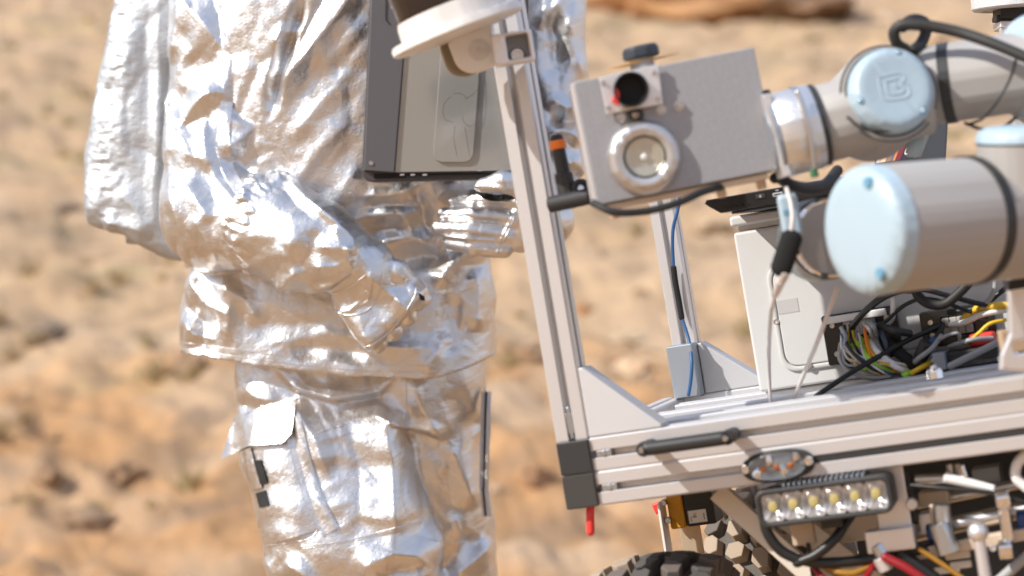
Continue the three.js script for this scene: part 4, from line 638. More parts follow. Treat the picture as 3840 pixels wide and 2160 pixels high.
{ // marker light
  const a = LZ(2795, 1765, 0), b = LZ(3048, 1722, 0), y0 = (a.y + b.y) / 2, x0 = a.x - 0.002, x1 = b.x + 0.002, mx = (x0 + x1) / 2, rx = (x1 - x0) / 2, t = rthing('marker_light', 'oval clear marker light with orange bulbs on the front rail', 'marker light', V(mx, y0 - 0.018, 0));
  const el = (k, ky) => { const s = new THREE.Shape(); for (let i = 0; i <= 48; i++) { const q0 = i / 48 * 6.2832, c = Math.cos(q0), si = Math.sin(q0), X = mx + rx * k * Math.sign(c) * Math.pow(Math.abs(c), 0.8), Y = y0 + 0.0178 * ky * Math.sign(si) * Math.pow(Math.abs(si), 0.8); i ? s.lineTo(X, Y) : s.moveTo(X, Y); } return s; };
  part(t, 'base', ext(el(1, 1), 0.008, 0.002).translate(0, 0, 0.0003), M.black); part(t, 'reflector', ext(el(0.72, 0.74), 0.003, 0.001).translate(0, 0, 0.0083), M.aluDark);
  for (let i = 0; i < 3; i++) part(t, 'bulb', new THREE.SphereGeometry(0.0034, 16, 10).translate(mx + (i - 1) * 0.016, y0 - 0.001, 0.0115), M.orange);
  for (let i = 0; i < 4; i++) part(t, 'facet', new THREE.SphereGeometry(0.0062, 16, 10).scale(1, 1.1, 0.5).translate(mx + (i - 1.5) * 0.015, y0 + (i % 2 ? 0.006 : -0.005), 0.0105), M.chrome);
  part(t, 'lens', ext(el(0.78, 0.84), 0.012, 0.0055).translate(0, 0, 0.0086), M.lens);
  for (const s of [-1, 1]) part(t, 'screw', screwHead(V(mx + s * rx * 0.87, y0 + 0.001, 0.0085), V(0, 0, 1), 0.0058, 0.005), M.chrome);
}
{ // light bar with six reflectors
  const x0 = 0.2300, x1 = 0.3835, yB = -0.0462, yT = -0.0035, z0 = 0.012, t = rthing('light_bar', 'black light bar with six yellow diodes in chrome reflectors below the front rail', 'light bar', V((x0 + x1) / 2, yB, 0));
  const outer = roundRect(x0, yB, x1, yT, 0.013), hole = roundRect(x0 + 0.0055, yB + 0.0055, x1 - 0.0055, yT - 0.0055, 0.009); outer.holes.push(hole);
  part(t, 'bezel', ext(outer, 0.014, 0.002).translate(0, 0, z0 + 0.006), M.black); part(t, 'housing', ext(roundRect(x0 + 0.001, yB + 0.001, x1 - 0.001, yT - 0.001, 0.012), 0.03, 0.002).translate(0, 0, z0 - 0.026), M.black);
  part(t, 'cooling_fin', [...Array(16)].map((_, i) => bx(x0 + 0.03 + i * 0.006, x0 + 0.0325 + i * 0.006, yT - 0.002, yT + 0.0025, z0 - 0.03, z0 + 0.002, 0.0005)), M.aluDark);
  const n = 6, w = (x1 - x0 - 0.013) / n, cy = (yB + yT) / 2;
  for (let i = 0; i < n; i++) {
    const cx = x0 + 0.0065 + w * (i + 0.5), hw = w / 2, hh = (yT - yB) / 2 - 0.006, g = new THREE.BufferGeometry(), P = [], I = [], nr = 6, ns = 32;
    for (let r = 0; r <= nr; r++) for (let s = 0; s <= ns; s++) { const a = s / ns * 6.28319, u = r / nr, c = Math.cos(a), si = Math.sin(a), k = 1 / Math.max(Math.abs(c), Math.abs(si)), sq = lerp(1, Math.min(k, 1.28), u * u), rr = lerp(0.0052, 1, u); P.push(cx + c * lerp(0.0048, hw, u) * sq, cy + si * lerp(0.0048, hh, u) * sq, z0 + 0.0050 + 0.011 * Math.pow(u, 1.7)); }
    for (let r = 0; r < nr; r++) for (let s = 0; s < ns; s++) { const a = r * (ns + 1) + s, b = a + ns + 1; I.push(a, a + 1, b, b, a + 1, b + 1); }
    g.setAttribute('position', new THREE.Float32BufferAttribute(P, 3)); g.setAttribute('uv', new THREE.Float32BufferAttribute(new Float32Array(P.length / 3 * 2), 2)); g.setIndex(I); g.computeVertexNormals();
    const ref = part(t, 'reflector', g, M.reflector); part(ref, 'diode', [new THREE.SphereGeometry(0.0056, 18, 12).scale(1, 1.15, 0.3).translate(cx, cy + 0.001, z0 + 0.0150)], M.led);
    for (const [dx, dy] of [[-0.42, 0.62], [0.40, -0.66]]) part(ref, 'lens_bump', new THREE.SphereGeometry(0.0042, 14, 10).translate(cx + dx * hw, cy + dy * hh, z0 + 0.0125), M.chrome);
  }
  part(t, 'front_lens', ext(roundRect(x0 + 0.0055, yB + 0.0055, x1 - 0.0055, yT - 0.0055, 0.009), 0.0012).translate(0, 0, z0 + 0.0172), M.pane);
  part(t, 'foot', bx((x0 + x1) / 2 - 0.012, (x0 + x1) / 2 + 0.012, yB - 0.012, yB + 0.004, z0 - 0.024, z0 - 0.004), M.black);
}
const rcable = (name, label, pts, r, m, rad = 8, cat = 'cable') => solo(name, label, cat, tube(pts.map((p) => toW(p)), r, 0, rad), m);
rcable('cable', 'thick black cable looping below the light bar', [LZ(2875, 1890, 0.0), LZ(2870, 1975, 0.006), LZ(2930, 2065, 0.004), LZ(3030, 2105, 0), LZ(3160, 2108, -0.01), LZ(3400, 2072, -0.03), LZ(3700, 2020, -0.05)], 0.0062, M.blackCable, 10);
rcable('cable', 'black cable curving up from the cable tie to the light bar bracket', [LZ(2990, 2110, 0.002), LZ(3060, 2080, 0.004), LZ(3130, 2020, 0.0), LZ(3185, 1940, -0.02), LZ(3230, 1890, -0.04)], 0.0058, M.blackCable, 10);
rcable('cable', 'dark red cable hanging in a bow under the steering gear', [LZ(3050, 2130, -0.02), LZ(3110, 2185, 0), LZ(3180, 2195, 0.004), LZ(3240, 2170, 0), LZ(3280, 2110, -0.02)], 0.0038, M.redDark);
rcable('cable', 'red cable running down to the right under the flat bar', [LZ(3320, 2090, 0), LZ(3400, 2130, 0.004), LZ(3500, 2200, 0.006), LZ(3600, 2270, 0.006)], 0.0052, M.redDark, 10);
rcable('cable', 'ochre cable bowed just above the dark red cable', [LZ(3060, 2100, -0.03), LZ(3130, 2140, -0.01), LZ(3200, 2150, -0.01), LZ(3270, 2120, -0.02)], 0.0042, M.ochre);
rcable('cable', 'thin ochre cable beside the white slats', [LZ(3450, 2060, -0.01), LZ(3540, 2120, -0.01), LZ(3640, 2190, -0.01)], 0.003, M.ochre);
rcable('cable', 'black cable beside the red cable under the flat bar', [LZ(3380, 2080, -0.02), LZ(3480, 2150, -0.02), LZ(3600, 2240, -0.02)], 0.0075, M.blackCable);
rcable('cable', 'thin black wire strung under the front rail at the right', [LZ(3420, 1820, -0.02), LZ(3550, 1832, -0.012), LZ(3720, 1850, -0.012), LZ(3860, 1890, -0.012)], 0.0028, M.blackCable);
rcable('cable', 'blue cable running down the rear post through a black sleeve', [LZ(2552, 700, -0.472), LZ(2543, 780, -0.47), LZ(2524, 860, -0.47), LZ(2526, 1000, -0.472), LZ(2540, 1120, -0.474), LZ(2557, 1190, -0.472), LZ(2584, 1280, -0.462), LZ(2594, 1360, -0.446), LZ(2590, 1430, -0.443), LZ(2582, 1480, -0.442)], 0.0024, M.blueCable);
solo('cable_sleeve', 'black sleeve round the blue cable on the rear post', 'sleeve', tube([LZ(2526, 1005, -0.472), LZ(2533, 1060, -0.473), LZ(2545, 1125, -0.474), LZ(2556, 1190, -0.472)].map(toW), 0.0042, 20, 10), M.blackMat);

// ---- control cabinet
const cabZ = -0.325;
const cab = rthing('control_cabinet', 'light grey control cabinet with a rounded door standing on the deck', 'control cabinet', V(0.37, 0.0805, -0.42));
{
  const tl = LZ(2754, 874, cabZ), x0 = tl.x - 0.002, x1 = x0 + 0.37, y0 = 0.082, y1 = tl.y;
  part(cab, 'shell', bx(x0, x1, y0, y1, cabZ - 0.16, cabZ, 0.004), M.cabinet);
  const d0 = LZ(2880, 1065, cabZ), s = new THREE.Shape(), dx0 = d0.x, dx1 = x1 - 0.01, dy0 = y0 + 0.020, dy1 = LZ(2900, 990, cabZ).y;
  s.copy(roundRect(dx0, dy0, dx1, dy1, 0.024)); const ring = s.clone(); ring.holes.push(roundRect(dx0 + 0.006, dy0 + 0.006, dx1 - 0.006, dy1 - 0.006, 0.02));
  part(cab, 'door', ext(roundRect(dx0 + 0.007, dy0 + 0.007, dx1 - 0.007, dy1 - 0.007, 0.019), 0.0035, 0.0015).translate(0, 0, cabZ - 0.0002), M.cabinet);
  part(cab, 'door_rim', ext(ring, 0.0045, 0.002).translate(0, 0, cabZ - 0.0004), M.cabinetEdge);
  for (const [x, y] of [[2912, 1207], [3035, 1372]]) { const p = LZ(x, y, cabZ + 0.003); part(cab, 'screw', screwHead(V(p.x, p.y, cabZ + (y > 1300 ? 0.003 : 0.0005)), V(0, 0, 1), 0.0044, 0.004), M.steel); }
  { const a = LZ(2912, 1122, cabZ), b = LZ(2998, 1158, cabZ); part(cab, 'faded_sticker', bx(a.x, b.x, Math.min(a.y, b.y) - 0.003, Math.max(a.y, b.y) - 0.002, cabZ + 0.0033, cabZ + 0.0038, 0.0001), mat(lin(0.47, 0.46, 0.45), 0.6)); }
  // lid that overhangs the top
  const l0 = LZ(2752, 855, cabZ + 0.01), l1 = LZ(2752, 808, cabZ + 0.01);
  part(cab, 'lid', bx(x0 + 0.006, x1, y1 + 0.001, y1 + 0.010, cabZ - 0.15, cabZ - 0.006, 0.001), M.cabinet); part(cab, 'lid_cap', bx(x0 - 0.001, x1, y1 + 0.0075, y1 + 0.0215, cabZ - 0.16, cabZ + 0.006, 0.0045), M.cabinet);
  // cable entries: frame, cover strip, grommets
  const entry = (px0, py0, px1, py1, cover, label) => {
    const z = cabZ + 0.004, a = LZ(px0, py0, z), b = LZ(px1, py1, z), X0 = a.x, X1 = b.x, Y0 = b.y, Y1 = a.y;
    const fr = roundRect(X0, Y0, X1, Y1, 0.004); fr.holes.push(roundRect(X0 + 0.026, Y0 + 0.010, X1 - 0.026, Y1 - 0.010, 0.002));
    const e = part(cab, 'cable_entry', ext(fr, 0.010, 0.0012).translate(0, 0, z), M.blackGloss, label);
    if (cover) part(e, 'cover_strip', [bx(X0 + 0.006, X1 - 0.012, Y1 - 0.011, Y1 - 0.002, z + 0.0095, z + 0.017, 0.0015)], M.white);
    for (let i = 0; i < 4; i++) for (let j = 0; j < 2; j++) { const w = (X1 - X0 - 0.054) / 4, h = (Y1 - Y0 - 0.022) / 2; part(e, 'grommet', bx(X0 + 0.027 + i * w, X0 + 0.0265 + (i + 1) * w, Y0 + 0.011 + j * h, Y0 + 0.0105 + (j + 1) * h, z + 0.001, z + 0.012 + 0.002 * ((i + j) % 2), 0.0012), mat(lin(0.42, 0.40, 0.38), 0.55)); }
    for (const [sx, sy] of [[0.013, 0.014], [0.013, Y1 - Y0 - 0.014]]) { part(e, 'screw', screwHead(V(X0 + sx, Y0 + sy, z + 0.0098), V(0, 0, 1), 0.0038, 0.003), M.steel); part(e, 'screw', screwHead(V(X1 - sx, Y0 + sy, z + 0.0098), V(0, 0, 1), 0.0038, 0.003), M.steel); }
    return [X0, X1, Y0, Y1, z];
  };
  entry(3082, 1185, 3392, 1330, true, 'cable entry frame with a white cover strip'); entry(3448, 1172, 3745, 1262, false, 'second cable entry frame in the shade');
}
const cz = cabZ + 0.016;
const cp = (x, y, dz = 0) => LZ(x, y, cz + dz);
{
  const wire = (name, label, pts, r, m, rad = 7) => solo(name, label, 'cable', tube(pts.map(([x, y, z = 0.01]) => toW(cp(x, y, z))), r, 0, rad), m);
  wire('cable', 'black cable arching from the first cable entry under the large arm', [[3168, 1300, 0.006], [3190, 1240, 0.03], [3250, 1165, 0.05], [3340, 1105, 0.06], [3450, 1085, 0.06], [3560, 1110, 0.05], [3700, 1145, 0.03], [3850, 1160, 0.02]], 0.0034, M.blackCable, 9);
  wire('cable', 'second black cable arching left of the white cable', [[3176, 1290, 0.01], [3200, 1215, 0.025], [3280, 1130, 0.04], [3330, 1098, 0.05], [3440, 1092, 0.05]], 0.0029, M.blackCable);
  wire('cable', 'black cable crossing the cable entry to the lower left', [[3180, 1290, 0.02], [3300, 1222, 0.035], [3400, 1140, 0.045], [3480, 1120, 0.05], [3640, 1170, 0.04]], 0.0026, M.blackCable);
  wire('cable', 'long black cable from the deck across the open wiring', [[3062, 1484, 0.10], [3200, 1392, 0.075], [3290, 1340, 0.06], [3400, 1278, 0.04], [3520, 1225, 0.012]], 0.0034, M.blackCable, 9);
  wire('cable', 'thick dark braided cable hanging in a bow under the large arm', [[3435, 1050, 0.05], [3438, 1100, 0.05], [3480, 1138, 0.05], [3540, 1140, 0.05], [3600, 1095, 0.05], [3650, 1040, 0.05]], 0.0062, M.sleeveCable, 10);
  wire('cable', 'black cable running right behind the bracket', [[3850, 1030, 0.02], [3760, 1090, 0.02], [3680, 1150, 0.02], [3560, 1172, 0.015]], 0.0035, M.blackCable);
  wire('cable', 'white cable hanging into the first cable entry', [[3346, 1080, 0.05], [3350, 1140, 0.045], [3345, 1195, 0.03], [3312, 1222, 0.006]], 0.0036, M.white);
  wire('cable', 'pale cable rising beside the yellow cable', [[3732, 1020, 0.03], [3728, 1090, 0.03], [3690, 1150, 0.03]], 0.0032, M.greyCable);
  wire('cable', 'yellow cable entering the second cable entry', [[3618, 1192, 0.004], [3660, 1160, 0.02], [3720, 1148, 0.03], [3850, 1146, 0.03]], 0.0046, M.yellow, 9);
  wire('cable', 'white cable below the yellow cable', [[3566, 1218, 0.004], [3620, 1208, 0.02], [3680, 1180, 0.03], [3850, 1150, 0.025]], 0.0038, M.white);
  wire('cable', 'orange yellow wire in front of the red plug', [[3625, 1288, 0.03], [3670, 1250, 0.04], [3710, 1215, 0.04], [3770, 1200, 0.03]], 0.0024, M.yellow);
  wire('cable', 'grey cable running from the bracket down to the rail', [[3565, 1372, 0.11], [3660, 1325, 0.10], [3740, 1285, 0.09], [3820, 1240, 0.08]], 0.0042, M.greyCable);
  wire('cable', 'blue grey cable curving out of the first cable entry', [[3272, 1212, 0.004], [3300, 1240, 0.03], [3325, 1300, 0.035], [3336, 1370, 0.03]], 0.0034, mat(lin(0.09, 0.12, 0.17), 0.5));
  wire('cable', 'short black cable with a blue ring at the second cable entry', [[3534, 1218, 0.004], [3515, 1262, 0.03], [3480, 1300, 0.035], [3440, 1350, 0.03]], 0.0038, M.blackCable); 
  solo('cable_ring', 'blue ring on the short black cable', 'ring', tube([toW(cp(3502, 1276, 0.033)), toW(cp(3493, 1286, 0.034))], 0.0052, 8, 10), M.blueCable);
  // the loom in front of the first entry: counted wires of the cabinet, too many and too thin to single out
  const RW = rng(301), extra = [...Array(34)].map(() => { const x0 = 3150 + RW() * 110, y0 = 1215 + RW() * 90, x1 = 3330 + RW() * 150, y1 = 1380 + RW() * 45; return [[[x0, y0], [x0 + 6 + RW() * 25, y0 + 50 + RW() * 50], [lerp(x0, x1, 0.5), lerp(y0, y1, 0.75) + RW() * 25], [x1, y1]], 0.0010 + RW() * 0.0013, [M.greyCable, M.white, M.yellow, M.orange, M.lime, M.blackCable, M.cream, M.blueCable][Math.floor(RW() * 8)]]; });
  const loom = [...extra,
    [[[3165, 1300], [3150, 1340], [3175, 1385], [3260, 1415], [3360, 1405], [3440, 1380]], 0.0026, M.greyCable], [[[3152, 1290], [3150, 1350], [3200, 1400], [3300, 1422], [3420, 1400]], 0.0028, mat(lin(0.34, 0.27, 0.21), 0.6)], [[[3160, 1310], [3190, 1345], [3280, 1360], [3350, 1385], [3430, 1392]], 0.003, mat(lin(0.34, 0.27, 0.21), 0.6)],
    [[[3226, 1270], [3240, 1320], [3262, 1350], [3320, 1385], [3390, 1410]], 0.0042, M.lime], [[[3180, 1300], [3210, 1294], [3240, 1280]], 0.0036, M.lime], [[[3180, 1340], [3215, 1358], [3235, 1372], [3270, 1368], [3300, 1386], [3360, 1392], [3420, 1382]], 0.0032, M.yellow], [[[3184, 1346], [3220, 1352], [3250, 1376], [3290, 1372], [3330, 1396]], 0.0026, M.orange],
    [[[3390, 1412], [3420, 1398], [3470, 1370], [3510, 1350]], 0.0034, M.yellow], [[[3370, 1412], [3400, 1405], [3420, 1392]], 0.0042, M.lime], [[[3200, 1265], [3222, 1300], [3250, 1325], [3270, 1330]], 0.0036, M.sleeveCable], [[[3262, 1278], [3290, 1320], [3330, 1352], [3400, 1390]], 0.004, M.white], [[[3280, 1268], [3310, 1330], [3360, 1365], [3420, 1388]], 0.0038, M.greyCable], [[[3290, 1340], [3340, 1365], [3380, 1385], [3420, 1392]], 0.0038, M.white], [[[3155, 1230], [3170, 1260], [3172, 1300]], 0.0026, M.greyCable],
    [[[3240, 1215], [3260, 1235], [3268, 1260]], 0.0026, M.white], [[[3250, 1205], [3275, 1225], [3286, 1255]], 0.003, M.greyCable], [[[3330, 1290], [3380, 1330], [3420, 1365], [3430, 1400]], 0.0075, M.blackMat], [[[3290, 1400], [3400, 1420], [3470, 1400]], 0.0056, M.black], [[[3420, 1370], [3450, 1340], [3490, 1310], [3530, 1260]], 0.0032, M.greyCable], [[[3300, 1222], [3360, 1240], [3410, 1250]], 0.005, M.black],
    [[[3440, 1395], [3470, 1425], [3440, 1440], [3420, 1415]], 0.0026, M.black], [[[3300, 1440], [3310, 1420], [3300, 1395]], 0.0034, M.black], [[[3475, 1370], [3510, 1345], [3540, 1330]], 0.003, M.cream], [[[3500, 1290], [3560, 1255], [3590, 1250], [3600, 1290]], 0.0022, M.greyCable], [[[3560, 1300], [3640, 1275], [3720, 1268]], 0.003, M.greyCable],
  ];
  loom.forEach(([p, r, m], i) => part(cab, 'wire', tube(p.map(([x, y], k) => cp(x, y, 0.012 + 0.05 * Math.sin(Math.PI * (k + 0.5) / p.length) * (0.6 + 0.4 * ((i * 7) % 5) / 5) + 0.0016 * (i % 6))), r, 0, 7), m));
  part(cab, 'connector', [bx(cp(3430, 1330).x, cp(3478, 1300).x, cp(3430, 1365).y, cp(3470, 1325).y, cz + 0.03, cz + 0.05, 0.004)], M.navy); part(cab, 'connector', along(cyl(V(0, -0.010, 0), V(0, 0.014, 0), 0.0085, 0.0105, 18), cp(3462, 1322, 0.045), V(0.55, 0.75, 0.1)), M.black); 
  part(cab, 'plug', bx(cp(3640, 1260).x, cp(3738, 1260).x, cp(3690, 1290).y, cp(3690, 1242).y, cz + 0.005, cz + 0.03, 0.004), M.red, 'red plug under the second cable entry');
  part(cab, 'terminal_box', bx(cp(3530, 1320).x, cp(3760, 1320).x, cp(3600, 1372).y, cp(3600, 1305).y, cz + 0.004, cz + 0.05, 0.003), M.black); part(cab, 'terminal_box', bx(cp(3520, 1320).x, cp(3566, 1320).x, cp(3550, 1372).y, cp(3550, 1305).y, cz + 0.006, cz + 0.07, 0.002), M.aluDark);
  part(cab, 'mounting_strip', bx(cp(3525, 1385).x, cp(3830, 1350).x, 0.082, 0.088, cz + 0.01, cz + 0.05, 0.001), M.white);
  const bl = LZ(3498, 1412, -0.12); part(cab, 'hold_down_bolt', [screwHead(V(bl.x, 0.081, -0.14), V(0, 1, 0), 0.010, 0.012), cyl(V(bl.x, 0.081, -0.14), V(bl.x, 0.097, -0.14), 0.004)], M.chrome);
}
// ---- two white leads coming down to the deck
solo('cable', 'white lead with a plug hanging from the black sleeve left of the large arm', 'cable', [tube([W(2950, 708, 2.33), W(2966, 760, 2.32), W(2972, 830, 2.31), W(2962, 890, 2.31)], 0.0026, 24), tube([W(2938, 1022, 2.31), W(2925, 1080, 2.33), W(2903, 1120, 2.37), W(2886, 1250, 2.5), W(2884, 1400, 2.62), W(2888, 1512, 2.63)], 0.0023, 40), cyl(W(2942, 1015, 2.31), W(2930, 1048, 2.315), 0.0066, 0.0062), cyl(W(2930, 1048, 2.315), W(2908, 1105, 2.355), 0.0056, 0.0038)], M.whiteCable);
solo('cable_sleeve', 'wide black shrink sleeve over the white lead beside the lens', 'sleeve', along(new THREE.CapsuleGeometry(0.0095, 0.034, 6, 18).scale(1.25, 1, 0.6), W(2949, 950, 2.31), W(2924, 1020, 2.31).sub(W(2972, 880, 2.31))), M.blackMat);
solo('cable', 'white lead slanting from under the blue cap to the deck', 'cable', tube([W(3140, 1080, 2.42), W(3118, 1140, 2.43), W(3070, 1270, 2.48), W(3020, 1390, 2.55), W(2978, 1490, 2.6)], 0.0027, 40), M.whiteCable);

// ---- laptop on the cabinet
{
  const z0 = -0.195, a = LZ(2640, 752, z0), c = LZ(2640, 770, z0), lp = rthing('laptop', 'black laptop lying on the cabinet with its stickered screen raised', 'laptop', V(a.x + 0.13, 0.315, z0 - 0.12));
  const yT = a.y, x0 = a.x, x1 = x0 + 0.262, th = 0.011;
  const s = shapeOf([[x0, yT - 0.004], [x0 + 0.003, yT], [x1, yT], [x1, yT - 0.019], [x0 + 0.018, yT - 0.019], [x0 + 0.004, yT - 0.008]]);
  part(lp, 'base', ext(s, 0.23, 0.001).translate(0, 0, z0 - 0.23), M.blackGloss);
  const under = part(lp, 'underside', bx(x0 + 0.03, x1 - 0.004, yT - 0.0225, yT - 0.019, z0 - 0.22, z0 - 0.006), M.navy);
  for (let i = 0; i < 5; i++) { const p = LZ(2722 + i * 19, 768 - i * 3, z0 + 0.0012); part(lp, 'vent', new THREE.BoxGeometry(0.0048, 0.0016, 0.001).rotateZ(-0.5).translate(p.x, yT - 0.0125, z0 + 0.0006), M.blackMat); }
  const pb = LZ(2852, 735, z0); part(lp, 'power_button', bx(pb.x - 0.006, pb.x + 0.006, yT - 0.0095, yT - 0.004, z0, z0 + 0.0012, 0.0006), M.black); part(lp, 'power_ring', new THREE.TorusGeometry(0.0011, 0.0003, 6, 16).translate(pb.x, yT - 0.0068, z0 + 0.0014), M.white);
  const us = LZ(2917, 728, z0); part(lp, 'usb_socket', bx(us.x - 0.0062, us.x + 0.0062, yT - 0.0105, yT - 0.006, z0, z0 + 0.0012, 0.0004), M.plateMetal); part(lp, 'usb_tongue', bx(us.x - 0.005, us.x + 0.005, yT - 0.0088, yT - 0.0072, z0 + 0.0012, z0 + 0.0018, 0.0002), M.black);
  part(lp, 'symbol', bx(us.x - 0.002, us.x + 0.002, yT - 0.0042, yT - 0.0022, z0 + 0.0008, z0 + 0.0013, 0.0001), M.aluDark);
  part(lp, 'rubber_foot', bx(x0 + 0.055, x0 + 0.073, yT - 0.026, yT - 0.0225, z0 - 0.13, z0 - 0.11), M.black);
  // the raised screen, back towards the camera, with stickers
  const cv = document.createElement('canvas'); cv.width = 512; cv.height = 256; const cx = cv.getContext('2d'); cx.fillStyle = '#16171b'; cx.fillRect(0, 0, 512, 256);
  const blk = (x, y, w, h, c) => { cx.fillStyle = c; cx.fillRect(x, y, w, h); };
  blk(0, 0, 40, 256, '#c8b9a8'); blk(44, 0, 60, 256, '#d9b995'); blk(108, 0, 56, 256, '#8a6552'); blk(166, 0, 20, 256, '#47607a'); blk(188, 0, 24, 256, '#c77a34'); blk(214, 0, 60, 256, '#6e1f26'); blk(290, 0, 120, 256, '#2a2a28'); blk(420, 0, 92, 256, '#4d4a43');
  cx.strokeStyle = '#efe9df'; cx.lineWidth = 9; cx.beginPath(); cx.arc(322, 190, 30, 0.6, 5.2); cx.stroke(); cx.beginPath(); cx.moveTo(340, 160); cx.lineTo(352, 60); cx.stroke(); cx.lineWidth = 3; for (let i = 0; i < 14; i++) { cx.beginPath(); cx.moveTo(366 + (i % 4) * 11, 20 + i * 16); cx.lineTo(376 + (i % 4) * 11, 34 + i * 15); cx.stroke(); } for (let i = 0; i < 9; i++) { cx.beginPath(); cx.moveTo(262 + i * 3, 40 + i * 9); cx.lineTo(286 + i * 3, 20 + i * 9); cx.stroke(); }
  const tx = new THREE.CanvasTexture(cv); tx.colorSpace = THREE.SRGBColorSpace;
  const p0 = toL(W(3285, 612, 2.72)), p1 = toL(W(3455, 590, 2.70)), p2 = toL(W(3505, 455, 2.74)), p3 = toL(W(3340, 480, 2.76));
  const e1 = p1.clone().sub(p0), e2 = p3.clone().sub(p0), sw = e1.length(), sh = e2.length(), fm = frameOf(p0, e1, e2);
  part(lp, 'screen', bx(-0.002, sw + 0.03, -0.05, sh + 0.02, -0.006, 0, 0.001).applyMatrix4(fm), M.black);
  const sg = new THREE.BufferGeometry(); { const m = (x, y) => V(x, y, 0.0004).applyMatrix4(fm), sk = e2.dot(e1.clone().normalize()); const A = m(0, 0), B = m(sw, 0), C = m(sw + sk, sh), D = m(sk, sh); sg.setAttribute('position', new THREE.Float32BufferAttribute([A, B, C, A, C, D].flatMap((v) => v.toArray()), 3)); sg.setAttribute('uv', new THREE.Float32BufferAttribute([0, 0, 1, 0, 1, 1, 0, 0, 1, 1, 0, 1], 2)); sg.computeVertexNormals(); }
  part(lp, 'sticker', sg, mat(lin(1), 0.4, 0, { map: tx }), 'colourful stickers on the screen lid');
  const g0 = toL(W(3210, 620, 2.8)); part(lp, 'screen_edge', along(new RoundedBoxGeometry(0.004, 0.09, 0.01, 2, 0.001), toL(W(3300, 590, 2.75)), e2.clone()), M.navy);
}
